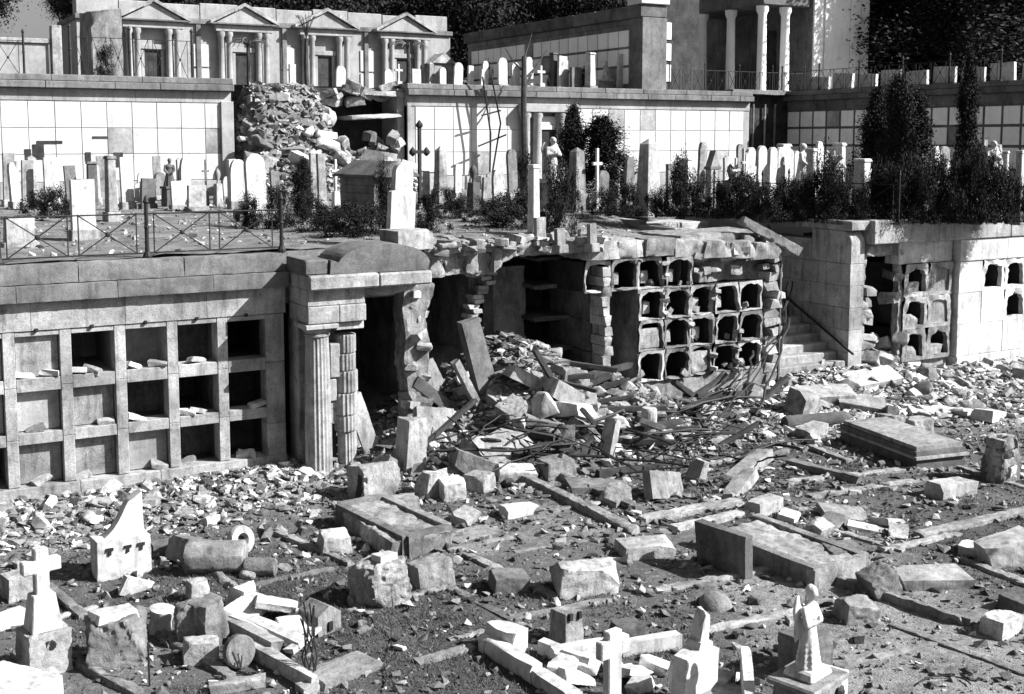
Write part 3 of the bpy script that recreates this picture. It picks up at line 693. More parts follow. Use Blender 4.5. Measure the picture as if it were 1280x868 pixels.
# pavilion with portico
pv = empty('pavilion', (43.5, 46.2, T2), 0, 'tall pavilion with a columned porch at the top right of centre', 'building')
MB().box(0, 3.9, 0, 9, -.1, 7.4).build('wall', M['tablet'], pv)
for x in (.0, .75, 2.55, 3.3): MB().box(x, x + .5, -.09, -.01, -.1, 5.9).build('pilaster', M['tablet'], pv, bevel=.02)
MB().box(-.35, 4.2, -.35, 9, 7.41, 8).build('cornice', M['plaque'], pv, bevel=.04)
MB().box(-.08, -.01, .02, 9, -.1, 7.3).build('side_wall', M['cornice'], pv)  # thin dark skin: the shade on this side is put into its colour
MB().box(-3.2, -.1, .1, 7.2, 4.55, 5.3).build('porch_entablature', M['cornice'], pv, bevel=.03)
MB().box(-3.3, -.1, -.02, 7.3, 5.31, 7.2).build('porch_attic', M['wallB'], pv, bevel=.04)
for cx, cy in ((-2.9, .5), (-2.9, 2.9), (-2.9, 5.2), (-2.9, 6.9), (-1.4, .5)):
    MB().lathe([(.3, 0), (.3, .2), (.25, .3), (.21, 4.1), (.3, 4.3), (.32, 4.54)], 16, (cx, cy, -.02)).build('column', M['tablet'], pv, smooth=40)
MB().box(-.13, -.085, 2.6, 4.0, 0, 3.6).build('door', M['near_black'], pv)
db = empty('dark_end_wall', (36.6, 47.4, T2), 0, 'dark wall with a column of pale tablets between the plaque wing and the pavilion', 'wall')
MB().box(-3.2, .6, 0, .5, -.1, 5).build('wall_body', M['near_black'], db)  # the wall's deep shade is painted in as a near-black colour
for k in range(3): MB().box(-1.75, -1.1, -.06, .01, .7 + k * 1.0, 1.5 + k * 1.0).build('plaque', M['tablet'], db, bevel=.01)
# low tombs and old wall at the far left of the upper terrace
lw = empty('low_tomb', (5.6, 52, T2), 0, 'pale low walled tomb at the top left under the tree', 'tomb')
MB().box(-1.2, 2.2, 0, 2.4, -.1, 1.75).build('wall', M['wallB'], lw, bevel=.02); MB().box(-1.3, 2.3, -.1, 2.5, 1.76, 1.95).build('coping', M['pale'], lw, bevel=.02); MB().box(2.3, 2.7, -.2, .3, -.1, 2.5).build('gate_pier', M['pale'], lw, bevel=.03)
ow = tag(link('old_wall', stone_mesh(1.3, 2.5, 3.6, 720, 3, .5, .05, .2, .05), M['grey'], None, (10.4, 55, T2 - .1)), 'rough grey masonry stump left of the chapel row', 'wall')
# ------------------------------------------------------------------ graves and fallen stones of the front cemetery
BASES = []
def sink(p, dz=.02): return (p[0], p[1], p[2] - dz)
def block(px, py, wd, dp, ht, rz, m, label, cat='stone block', name='stone_block', tilt=(0, 0), chips=2, chip=.3, jit=.03, seed=None, top=None, group=None, dz=.03, amp=None, Y=None):
    p = GG(px, py); seed = seed if seed is not None else int(px * 7 + py)
    if Y is None: BASES.append((p[0], p[1], max(wd, dp) * .55)); ht *= .82; wd *= .93; dp *= .93
    return tag(link(name, stone_mesh(wd, dp, ht, seed, chips, chip, jit, None, amp, top), M[m], None, sink(p, dz), (R(tilt[0]), R(tilt[1]), R(rz))), label, cat, group)
def kerb(a, b, wd, ht, m, label, seed=1, name='grave_kerb', group='stone grave kerbs', parent=None, z=None):
    p, q = GG(*a), GG(*b); v = Vector(q - p); L_ = math.hypot(v.x, v.y)
    me = stone_mesh(L_, wd, ht + .04, seed, 2, .5, .02, .06, .022, name=name)
    c = (p + q) / 2; o = link(name, me, M[m], None, (c[0], c[1], c[2] - .06), (0, -math.atan2(v.z, L_), math.atan2(v.y, v.x)))
    return tag(o, label, 'kerb', group)
def turned(name, prof, n, m, loc, rot, label, cat, seed=1, flute=0, amp=.008, cell=.08, group=None):
    b = MB().lathe(prof, n, (0, 0, 0), flute).bm(); roughen(b, seed, cell, amp)
    return tag(link(name, fin(b, name, 35), M[m], None, loc, rot), label, cat, group)
# -- broken headstone with iron clamps
p = GG(152, 716)
t = empty('broken_headstone', sink(p), R(4), 'broken white headstone with jagged upright shard and three rusty clamp marks', 'headstone')
link('base', stone_mesh(.72, .38, .56, 21, 1, .1, .015), M['marble'], t)
b_ = MB().prism([(-.24, .55), (.30, .55), (.29, 1.14), (.10, 1.02), (-.03, .78), (-.10, .68)], -.08, .10).bm(); roughen(b_, 3, .07, .008); link('shard', fin(b_, 'shard', 30), M['marble'], t)
for x in (-.20, .04, .22):
    MB().box(x - .05, x + .05, -.215, -.18, .42, .46).box(x - .015, x + .02, -.212, -.18, .36, .421).build('iron_clamp', M['iron'], t)
# -- crosses
def cross_mb(wd, ht, th, arm_z, s): 
    a = s / 2; k = wd / 2
    return MB().prism([(-a, 0), (a, 0), (a, arm_z - a), (k, arm_z - a), (k, arm_z + a), (a, arm_z + a), (a, ht), (-a, ht), (-a, arm_z + a), (-k, arm_z + a), (-k, arm_z - a), (-a, arm_z - a)], -th / 2, th / 2)
p = GG(56, 836)
t = empty('cross_monument', sink(p), R(12), 'white stone cross on a stepped pedestal at the lower left', 'cross')
link('pedestal', stone_mesh(.47, .42, .50, 31, 1, .15, .01), M['pale'], t)
MB().taper(.34, .30, .24, .2, .49, .90).build('neck', M['marble'], t, bevel=.01)
cross_mb(.42, .52, .12, .32, .15).build('cross', M['marble'], t, (0, 0, .89), bevel=.012)
MB().lathe([(.06, 0), (.07, .01), (.05, .02)], 10).build('rosette', M['iron'], t, (0, -.2, .36), (R(90), 0, 0))
p = GG(765, 896)
t = empty('cross_monument', sink(p), R(10), 'plain white marble cross cut by the bottom edge of the picture', 'cross')
MB().box(-.22, .22, -.16, .16, 0, .18).build('pedestal', M['marble'], t, bevel=.012)
cross_mb(.40, .78, .10, .60, .19).build('cross', M['marble'], t, (0, 0, .17), bevel=.012)
# -- left foreground
block(-2, 888, 1.0, .9, .36, 35, 'marble', 'corner of a big white slab at the very bottom left', 'slab', 'stone_slab', chips=1)
block(26, 746, .42, .36, .42, 10, 'pale', 'squat pale pedestal behind the white cross on the left', 'pedestal', 'pedestal')
block(12, 780, .45, .3, .2, 25, 'marble', 'small white block on the left edge behind the cross', 'stone block')
t = block(146, 827, .68, .5, .72, -8, 'grey', 'rough grey boulder-like block with a white slab on it', chips=5, chip=.5, jit=.1, amp=.03)
p = GG(141, 770); c = t.location
tag(link('stone_slab', stone_mesh(.46, .34, .10, 41, 1, .3, .05), M['marble'], None, (c.x - .02, c.y + .02, c.z + .53), (R(-6), R(3), R(10))), 'small white slab lying on the rough grey boulder', 'slab')
block(163, 742, .48, .1, .3, 20, 'marble', 'thin triangular white flake stuck in the soil', 'stone flake', 'stone_flake', (18, 25), 3, .9, .15)
turned('broken_urn', [(.15, 0), (.13, .15), (.16, .30), (.13, .31)], 14, 'marble', sink(GG(199, 788)), (R(6), R(8), 0), 'short white round stump beside the grey boulder', 'stump', 2)
block(240, 800, .40, .38, .62, -10, 'grey', 'grey rough-hewn pillar fragment, left one of the pair', 'pillar fragment', 'pillar_fragment', chips=4, chip=.5, amp=.02)
block(266, 802, .34, .36, .68, 14, 'grey', 'taller grey pillar fragment leaning on its rough neighbour', 'pillar fragment', 'pillar_fragment', (0, -8), 3, .4, amp=.02)
block(247, 750, .26, .24, .36, 5, 'pale', 'pale upright stump behind the grey pillar fragments', 'stump', 'stone_stump', chips=3)
block(252, 826, .42, .3, .34, -14, 'pale', 'pale broken foot of a pillar near the round disc', 'stone block', chips=3, chip=.4)
turned('stone_disc', [(.17, 0), (.19, .02), (.19, .10), (.17, .12)], 22, 'grey', GG(296, 832) + np.array([0, 0, .17]), (R(78), 0, R(15)), 'round grey stone disc standing on edge', 'stone disc', 3)
turned('octagonal_stone', [(.22, -.4), (.235, -.38), (.235, .38), (.22, .4)], 8, 'pale', GG(270, 714) + np.array([0, 0, .19]), (R(90), R(22), R(64)), 'pale eight-sided stone shaft lying on the ground', 'stone shaft', 4)
turned('column_stub', [(.12, -.22), (.13, -.2), (.13, .2), (.1, .22)], 12, 'grey', GG(326, 718) + np.array([0, 0, .1]), (R(90), 0, R(60)), 'small grey round stub at the end of the eight-sided shaft', 'column stub', 5)
b_ = MB().lathe([(.10, 0), (.2, 0), (.22, .05), (.2, .12), (.10, .12), (.07, .06), (.10, 0)], 20).bm(); tag(link('stone_ring', fin(b_, 'stone_ring', 40), M['pale'], None, GG(298, 690) + np.array([0, 0, .17]), (R(75), R(10), R(20))), 'pale stone ring from an urn standing on edge', 'stone ring')
block(232, 700, .5, .42, .42, 28, 'dark', 'dark tilted block beside the pale stone ring', tilt=(0, 18), chips=2)
block(203, 690, .34, .3, .22, 0, 'dark', 'small dark cube right of the broken headstone')
block(262, 655, .3, .2, .2, 30, 'pale', 'pale rounded lump behind the eight-sided shaft', chips=4, chip=.6)
# -- broken slab grave
t = empty('broken_grave', sink(GG(345, 815), 0), R(0), 'grave with a shattered white ledger slab in the lower left', 'grave')
def gpart(name, px, py, wd, dp, ht, rz, tl, m, seed, z=0, chips=3):
    q = GG(px, py) - np.array(t.location); return link(name, stone_mesh(wd, dp, ht, seed, chips, .8, .06), M[m], t, (q[0], q[1], q[2] + z), (R(tl[0]), R(tl[1]), R(rz)))
for i, a in enumerate([('kerb', 300, 800, .14, 1.5, .22, 16, (0, 0), 'pale', 0, 1), ('kerb', 345, 835, .14, 1.5, .2, 16, (0, 0), 'pale', -.04, 1), ('ledger_piece', 310, 778, .55, .4, .08, 30, (8, -10), 'marble', .14, 3), ('ledger_piece', 345, 775, .5, .35, .08, -20, (-6, 12), 'marble', .16, 3),
                       ('ledger_piece', 325, 800, .16, .8, .07, 28, (5, 4), 'marble', .12, 2), ('ledger_piece', 348, 805, .16, .9, .07, 22, (4, -8), 'marble', .13, 2), ('ledger_piece', 368, 795, .4, .3, .08, 0, (12, 8), 'marble', .1, 3), ('ledger_piece', 300, 760, .35, .22, .3, 40, (20, 0), 'marble', .05, 4),
                       ('ledger_piece', 380, 812, .12, .7, .07, -50, (0, 0), 'pale', .08, 2)]):
    gpart(*a[:9], 60 + i, a[9], a[10])
block(428, 842, .85, .5, .14, 14, 'pale', 'flat pale slab in front of the shattered grave', 'slab', 'stone_slab', chips=2)
t2 = empty('gabled_stone', sink(GG(400, 786)), R(16), 'small white gabled stone with an iron clamp above the shattered grave', 'stone block')
b_ = MB().prism(arch_poly(.34, .36, 'gable'), -.2, .2).bm(); roughen(b_, 2, .06, .008); link('stone', fin(b_, 'stone', 30), M['pale'], t2); MB().box(-.03, .03, -.225, -.19, .06, .17).build('iron_clamp', M['iron'], t2)
ws = empty('wreath_stand', sink(GG(388, 848), 0), 0, 'thin wrought iron wreath stand with twisted wires near the bottom left', 'iron stand')
r7 = random.Random(9)
for i in range(7):
    a = i * .9; MB().tube([(.05 * math.cos(a), .05 * math.sin(a), 0), (.09 * math.cos(a + 1), .07 * math.sin(a + 1), .25), (.05 * math.cos(a + 2.2), .05 * math.sin(a + 2), .5), (.08 * math.cos(a + 3), .06, .68 + .03 * i)], .009).build('wire', M['iron'], ws)
block(385, 866, .22, .2, .16, 10, 'pale', 'pale base block under the iron wreath stand', 'pedestal', 'pedestal')
kerb((262, 866), (332, 856), .14, .12, 'pale', 'short pale kerb at the bottom edge below the shattered grave', 61)
for i, (a, b) in enumerate([((98, 830), (175, 872)), ((200, 795), (290, 850)), ((345, 668), (440, 708)), ((232, 690), (300, 745)), ((60, 735), (105, 775))]):
    kerb(a, b, .13, .09, 'grey', ['grey kerb running to the bottom edge by the white cross', 'low kerb between the pillar fragments and the shattered grave', 'mossy kerb left of the low box tomb', 'kerb from the eight-sided shaft towards the pillar fragments', 'half buried kerb behind the white cross'][i], 70 + i)
# -- stones in the middle of the foreground
block(418, 688, .50, .42, .36, -6, 'pale', 'low pale cap stone with a dark side, left of the box tomb', tilt=(8, 0), chips=1, top=.85)
bt = empty('box_tomb', sink(GG(490, 668), 0), 0, 'low rectangular box tomb filled with gravel and chips', 'tomb')
def bpart(name, a, b, wd, ht, seed):
    p, q = GG(*a), GG(*b); v = q - p; L_ = math.hypot(v[0], v[1]); c = (p + q) / 2 - np.array(bt.location)
    link(name, stone_mesh(L_, wd, ht, seed, 1, .2, .01, .1, .01), M['grey'], bt, (c[0], c[1], -.04), (0, 0, math.atan2(v[1], v[0])))
bpart('kerb', (424, 655), (508, 698), .14, .36, 1); bpart('kerb', (508, 698), (560, 682), .14, .36, 2); bpart('kerb', (480, 645), (560, 682), .14, .36, 3); bpart('kerb', (424, 655), (480, 645), .14, .36, 4)
link('gravel_fill', stone_mesh(1.0, 2.0, .30, 8, 0, .1, .02, .07, .03), M['rubble'], bt, (0, .0, -.03), (0, 0, R(2)))
t = block(474, 752, .62, .52, .70, 12, 'rubble', 'craggy grey rock with a small pale block on top', 'rock', 'rough_rock', chips=5, chip=.5, jit=.12, amp=.035)
c = t.location; tag(link('stone_block', stone_mesh(.28, .22, .13, 45, 1), M['marble'], None, (c.x + .08, c.y, c.z + .52), (R(-6), R(3), R(14))), 'small pale block perched on the craggy grey rock', 'stone block')
block(540, 732, .58, .36, .46, 4, 'grey', 'squared grey block with a moulded top beside the craggy rock', tilt=(-4, -5), chips=1)
block(634, 736, .50, .42, .30, -14, 'dark', 'dark low slab block right of the squared grey block', tilt=(0, 8), chips=2)
block(728, 738, .92, .50, .50, -12, 'pale', 'large pale block with a crumbled dark left end', tilt=(5, 8), chips=4, chip=.5, amp=.02)
block(806, 692, .82, .52, .26, -16, 'pale', 'flat moulded fragment with fluted edge in the middle distance', 'fragment', 'moulded_fragment', chips=3, chip=.6)
block(905, 712, .13, 1.0, .78, 8, 'dark', 'upright dark slab seen from its shaded face', 'slab', 'upright_slab', chips=1, tilt=(0, -4), amp=.004)
rt = empty('raised_grave', sink(GG(978, 698), 0), 0, 'raised kerb grave filled with pale rubble behind the upright dark slab', 'grave')
link('kerb', stone_mesh(.14, 2.1, .30, 12, 1, .2, .01), M['grey'], rt, (-.45, .0, -.03), (0, 0, R(4))); link('kerb', stone_mesh(1.0, .14, .28, 13, 1, .2, .01), M['grey'], rt, (.05, -1.0, -.03), (0, 0, R(4))); link('kerb', stone_mesh(.14, 2.1, .28, 14, 1, .2, .01), M['grey'], rt, (.55, .1, -.03), (0, 0, R(4)))
link('gravel_fill', stone_mesh(.9, 1.9, .24, 15, 0, .1, .02, .06, .03), M['pale'], rt, (.05, .05, -.03), (0, 0, R(4)))
t = block(708, 802, .34, .30, .50, 12, 'grey', 'small upright stone with two rusty iron clamps and pale top', 'headstone stump', 'headstone_stump', tilt=(-4, 4), chips=1, top=.85)
for x in (-.07, .08): MB().box(x - .025, x + .025, -.16, -.12, .32, .40).build('iron_clamp', M['iron'], t)
block(784, 800, .36, .34, .30, -8, 'dark', 'dark cube behind the plain white cross', chips=2)
ms = empty('marble_grave', sink(GG(705, 845), 0), 0, 'white marble grave surround broken open at the bottom centre', 'grave')
def mpart(name, a, b, wd, ht, seed, m='marble', z=0, chips=1):
    p, q = GG(*a), GG(*b); v = q - p; L_ = math.hypot(v[0], v[1]); c = (p + q) / 2 - np.array(ms.location)
    link(name, stone_mesh(L_, wd, ht, seed, chips, .4, .02, .1, .008), M[m], ms, (c[0], c[1], z - .05), (0, 0, math.atan2(v[1], v[0])))
mpart('kerb', (606, 812), (670, 852), .17, .24, 1, 'marble', 0, 3); mpart('kerb', (672, 853), (720, 884), .17, .22, 6, 'marble', -.02, 3); mpart('kerb', (690, 828), (770, 816), .16, .22, 2, 'marble', 0, 3); mpart('kerb', (776, 818), (850, 806), .16, .20, 7, 'marble', -.02, 3); mpart('kerb', (676, 816), (740, 842), .12, .20, 3, 'marble', .02, 3); mpart('corner_piece', (614, 806), (650, 820), .26, .34, 4, 'marble', 0, 4)
for i, (px, py, s) in enumerate([(705, 842, .4), (720, 855, .35), (790, 850, .45), (815, 842, .3), (700, 828, .3), (740, 838, .35), (800, 866, .3), (770, 845, .3)]):
    q = GG(px, py) - np.array(ms.location); link('marble_piece', stone_mesh(s, s * .7, .12, 80 + i, 4, .8, .1), M['marble'], ms, (q[0], q[1], .02), (R(r7.uniform(-15, 15)), R(r7.uniform(-15, 15)), r7.uniform(0, 6)))
# -- tall white headstone with urn stump
p = GG(866, 884); t = empty('tall_headstone', sink(p), R(14), 'tall white headstone with stepped shoulders and a draped fragment on top', 'headstone')
b_ = MB().prism([(-.29, 0), (.29, 0), (.27, .62), (.16, .64), (.14, .72), (-.06, .74), (-.08, .66), (-.27, .60)], -.09, .09).bm(); roughen(b_, 5, .09, .006); link('slab', fin(b_, 'slab', 30), M['marble'], t, None, (0, R(5), 0))
link('draped_fragment', stone_mesh(.16, .16, .34, 85, 4, .5, .15, .05, .02, .7), M['marble'], t, (.1, 0, .70), (0, R(8), 0))
MB().taper(.7, .4, .64, .34, -.05, .08).build('base', M['marble'], t, bevel=.01)
turned('stone_dome', [(.22, 0), (.23, .1), (.19, .22), (.1, .30), (.02, .32)], 18, 'grey', sink(GG(886, 756), .10), (R(50), R(25), R(20)), 'grey rounded dome stone behind the tall white headstone', 'dome stone', 6)
# -- statues
def statue(parent, m, ht, seed, pose=0):
    """robed stone figure, its masses fused into one surface"""
    b = bmesh.new()
    def ell(c, r, rot=None):
        g = bmesh.ops.create_icosphere(b, subdivisions=3, radius=1)['verts']
        mt = Matrix.Translation(c) @ (rot or Matrix.Identity(4)) @ Matrix.Diagonal((*r, 1))
        bmesh.ops.transform(b, matrix=mt, verts=g)
    def limb(p, q, r0, r1):
        p, q = Vector(p), Vector(q)
        for i in range(9): t = i / 8; ell(p.lerp(q, t), (r0 + (r1 - r0) * t,) * 3)
    for i in range(13):                                                  # skirt with folds
        t = i / 12; ell((.01 * math.sin(4 * t), 0, .04 + .46 * t), (.20 - .08 * t ** .7, .16 - .06 * t, .06))
    for k in range(9):
        a_ = k * .7 + seed; limb((.19 * math.cos(a_), .15 * math.sin(a_), .03), (.09 * math.cos(a_), .07 * math.sin(a_), .5), .035, .02)
    ell((0, 0, .56), (.115, .09, .12)); ell((0, -.01, .68), (.135, .095, .10)); limb((0, 0, .74), (.01, -.015, .83), .05, .045)
    ell((.015, -.03, .89), (.065, .075, .085)); ell((.015, .0, .90), (.075, .075, .08)); ell((.02, -.105, .875), (.014, .02, .02))
    for sx in (-1, 1):
        if pose == 0:
            limb((sx * .13, 0, .71), (sx * .17, -.07, .57), .05, .042); limb((sx * .17, -.07, .57), (sx * .04, -.15, .60), .04, .032); ell((sx * .02, -.165, .63), (.028, .03, .05))
            ell((sx * .15, .10, .72), (.085, .04, .15), Matrix.Rotation(-sx * .25, 4, 'Y')); ell((sx * .13, .11, .52), (.06, .03, .2), Matrix.Rotation(-sx * .1, 4, 'Y'))
        else:
            limb((sx * .13, 0, .71), (sx * .16, -.04, .55), .05, .042); limb((sx * .16, -.04, .55), (sx * .08, -.14, .46), .04, .032)
    me = bpy.data.meshes.new('figure'); b.to_mesh(me); b.free(); o = bpy.data.objects.new('figure', me); COL.objects.link(o)
    md = o.modifiers.new('r', 'REMESH'); md.mode = 'VOXEL'; md.voxel_size = .016; o.modifiers.new('k', 'SMOOTH').iterations = 2
    dg = bpy.context.evaluated_depsgraph_get(); dg.update(); fm = bpy.data.meshes.new_from_object(o.evaluated_get(dg)); bpy.data.objects.remove(o)
    fm.transform(Matrix.Scale(ht, 4)); fm.shade_smooth(); fm.materials.clear(); statue.last = link('figure', fm, m, parent)
    return fm
p = GG(1008, 908); t = empty('angel_monument', sink(p), R(16), 'white marble figure on a square pedestal at the bottom right', 'statue')
MB().taper(.62, .5, .56, .46, 0, .50).build('pedestal', M['grey'], t, bevel=.02); MB().box(-.34, .34, -.28, .28, .50, .57).build('pedestal_cap', M['pale'], t, bevel=.02); MB().taper(.42, .36, .34, .30, .571, .66).build('rock_base', M['marble'], t, bevel=.02)
statue(t, M['marble'], .92, 2); statue.last.location = (0, 0, .60); statue.last.scale = (.80, .80, 1.0)
MB().lathe([(.03, 0), (.07, .02), (.03, .05)], 10).build('iron_rosette', M['iron'], t, (.2, -.24, .40), (R(90), 0, 0)); MB().lathe([(.03, 0), (.07, .02), (.03, .05)], 10).build('iron_rosette', M['iron'], t, (.36, -.05, .46), (R(90), 0, R(80)))
link('pedestal_side', stone_mesh(.16, .3, .5, 87, 2), M['marble'], t, (.42, -.02, 0))
block(1006, 838, .50, .44, .58, 10, 'dark', 'dark square pedestal behind the white figure', 'pedestal', 'pedestal', chips=1)
block(934, 880, .12, 1.2, .5, -38, 'marble', 'edge of a tilted white slab between the tall headstone and the statue', 'slab', 'stone_slab', chips=2)
block(905, 885, .8, .5, .22, 5, 'grey', 'rounded grey mound slab in front of the tall white headstone', 'slab', 'stone_slab', chips=4, chip=.8)
# -- right foreground
BL = [(1068, 774, .46, .40, .34, -20, 'pale', (6, 8), 1, 'pale tilted cube by the kerb right of the white figure'),
      (1104, 742, .42, .42, .46, -10, 'grey', (0, -22), 1, 'grey wedge-tilted block standing on the long kerb'),
      (1164, 730, 1.0, .5, .24, -24, 'pale', (6, 0), 2, 'flat pale slab block right of the wedge-tilted block'),
      (1050, 704, .66, .46, .34, -6, 'grey', (0, 4), 3, 'grey block with a stained end behind the wedge-tilted block'),
      (1262, 702, .85, .5, .46, -18, 'marble', (0, -14), 1, 'big white block at the right edge with a dark sloping side'),
      (1212, 690, .42, .3, .18, 30, 'marble', (8, 0), 4, 'small white lump left of the big white block at the right edge'),
      (1055, 645, .80, .55, .13, -22, 'pale', (10, 10), 2, 'tilted pale slab on top of the broken slab pile'),
      (1040, 655, .6, .4, .12, 20, 'grey', (0, -8), 3, 'grey slab at the left of the broken slab pile'),
      (1085, 662, .7, .3, .1, -35, 'marble', (6, 10), 3, 'white sliver at the right of the broken slab pile'),
      (1110, 655, .5, .35, .14, 10, 'pale', (-10, 14), 4, 'pale broken piece on the right fringe of the slab pile'),
      (1122, 670, .45, .3, .16, 40, 'pale', (5, -12), 4, 'pale chunk below the broken slab pile'),
      (1020, 668, .4, .3, .3, 15, 'pale', (20, 0), 4, 'upturned pale shard left of the broken slab pile'),
      (1188, 618, .92, .40, .32, 4, 'pale', (0, 3), 2, 'long pale block with pointed end left of the stone cairn'),
      (1250, 790, .5, .34, .3, 10, 'pale', (0, 0), 2, 'pale block low at the right edge by the path'),
      (1275, 770, .4, .4, .34, 0, 'dark', (0, 0), 1, 'dark cube cut off by the right edge'),
      (900, 858, .3, .3, .2, 30, 'pale', (0, 0), 4, 'pale chip at the foot of the tall white headstone'),
      (648, 643, .62, .30, .22, 2, 'marble', (0, 4), 1, 'neat white oblong stone on the bare earth in the middle'),
      (581, 652, .45, .34, .24, 30, 'pale', (12, -8), 3, 'pale squared lump left of the neat white oblong stone'),
      (590, 668, .9, .5, .07, 12, 'grey', (0, 0), 3, 'flat grey slab lying on bare earth below the pale lump'),
      (695, 595, .62, .45, .42, 0, 'grey', (0, 0), 1, 'square grey block at the foot of the rubble heap'),
      (642, 600, .75, .45, .36, -12, 'pale', (14, 10), 2, 'pale block tipped against the square grey block'),
      (745, 612, 1.15, .5, .20, -16, 'grey', (6, 4), 3, 'curved grey ledger fragment below the iron rods'),
      (770, 628, .5, .4, .34, 18, 'pale', (10, -20), 3, 'pale angular fragment in front of the curved ledger fragment'),
      (830, 622, .85, .2, .55, 10, 'grey', (-18, 10), 3, 'grey broken slab standing on edge below the iron tangle'),
      (868, 600, .3, .3, .5, 20, 'pale', (12, 15), 3, 'pale curved shard beside the grey slab on edge'),
      (925, 612, .9, .3, .24, 24, 'pale', (0, -22), 4, 'long pale scroll-shaped fragment right of the iron tangle'),
      (955, 640, .62, .36, .3, 10, 'pale', (0, 0), 2, 'rounded pale block at the end of two long kerbs'),
      (985, 650, .4, .3, .18, 30, 'marble', (8, 0), 3, 'white oblong chunk right of the rounded pale block'),
      (470, 622, .80, .5, .72, 10, 'rubble', (-14, 6), 6, 'big rounded pale boulder at the foot of the broken pier'),
      (497, 637, .6, .4, .28, 0, 'pale', (0, 0), 3, 'fluted white drum fragment in front of the big pale boulder'),
      (450, 628, .14, .2, .55, 0, 'wood', (0, 10), 1, 'short dark timber post against the big pale boulder'),
      (535, 620, .4, .35, .5, 15, 'pale', (0, 10), 4, 'pale knobbly stump right of the big pale boulder'),
      (565, 622, .42, .36, .42, -10, 'marble', (10, 0), 4, 'white broken cube next to the knobbly stump'),
      (600, 612, .42, .4, .38, 30, 'grey', (0, 0), 4, 'grey broken cube near the tipped pale block'),
      (1085, 478, 1.5, .7, .22, -14, 'marble', (16, -6), 1, 'wide white slab sloping on the rubble right of the stairs'),
      (1075, 508, 1.1, .7, .22, -35, 'pale', (10, 8), 1, 'pale slab with a dark underside below the wide white slab'),
      (1030, 500, 1.4, .7, .3, -20, 'pale', (12, 0), 3, 'pale slab at the foot of the steps'),
      (1178, 518, 1.6, .5, .14, -30, 'marble', (10, 4), 2, 'long white slab with a dark edge in front of the plastered wall'),
      (1110, 545, .42, .42, .55, 10, 'pale', (0, 4), 3, 'pale upright stub above the long ledger tomb'),
      (1147, 552, .46, .46, .62, -8, 'pale', (0, -4), 2, 'second pale upright stub above the ledger tomb, nearer the right'),
      (1000, 515, .8, .5, .6, 20, 'pale', (14, 10), 3, 'large pale angular block beside the end of the niche block'),
      (1235, 525, .9, .5, .3, 20, 'marble', (0, 10), 3, 'white slab piece on the rubble at the right above the cairn'),
      (1015, 545, .7, .4, .3, 15, 'pale', (0, -6), 3, 'pale block left of the long ledger tomb')]
for i, (px, py, a, b, h, rz, m, tl, cn, lab) in enumerate(BL):
    nm = 'timber_post' if m == 'wood' else ('stone_slab' if h < .26 and a > .5 else 'stone_block')
    block(px, py, a, b, h, rz, m, lab, 'post' if m == 'wood' else ('slab' if nm == 'stone_slab' else 'stone block'), nm, tl, cn, .45, .05, 900 + i)
KB = [((1010, 716), (1206, 780), .15, .12, 'grey', 'long kerb running under the wedge-tilted block'), ((1206, 782), (1245, 762), .14, .12, 'grey', 'short return kerb at the end of the long kerb on the right'),
      ((1112, 780), (1290, 845), .16, .05, 'grey', 'sunken kerb along the pale path at the lower right'), ((804, 652), (925, 628), .24, .10, 'pale', 'upper of two long pale kerbs left of the rounded pale block'),
      ((840, 664), (945, 640), .2, .10, 'pale', 'lower of two long pale kerbs left of the rounded pale block'), ((632, 588), (795, 668), .18, .12, 'grey', 'long rounded kerb descending from the square grey block'),
      ((690, 592), (800, 640), .18, .12, 'grey', 'rounded kerb below the curved ledger fragment'), ((585, 695), (700, 752), .16, .07, 'grey', 'low kerb left of the large crumbled pale block'),
      ((520, 830), (590, 810), .16, .06, 'grey', 'faint low kerb on dark soil at the bottom centre'), ((985, 605), (1165, 585), .18, .08, 'pale', 'pale kerb crossing in front of the ledger tomb'),
      ((1010, 622), (1160, 600), .18, .06, 'grey', 'grey kerb just in front of the pale kerb by the ledger tomb'), ((1150, 672), (1290, 640), .2, .10, 'pale', 'pale kerb at the right leading to the edge of the picture'),
      ((985, 582), (1075, 604), .2, .14, 'dark', 'dark kerb beam left of the ledger tomb'), ((960, 700), (1020, 720), .18, .12, 'grey', 'kerb stone at the foot of the raised grave'),
      ((1130, 690), (1010, 655), .14, .06, 'grey', 'thin kerb passing under the broken slab pile'), ((1200, 700), (1290, 735), .15, .08, 'grey', 'kerb below the big white block at the right edge'),
      ((640, 690), (760, 672), .14, .04, 'grey', 'half buried kerb left of the moulded fragment')]
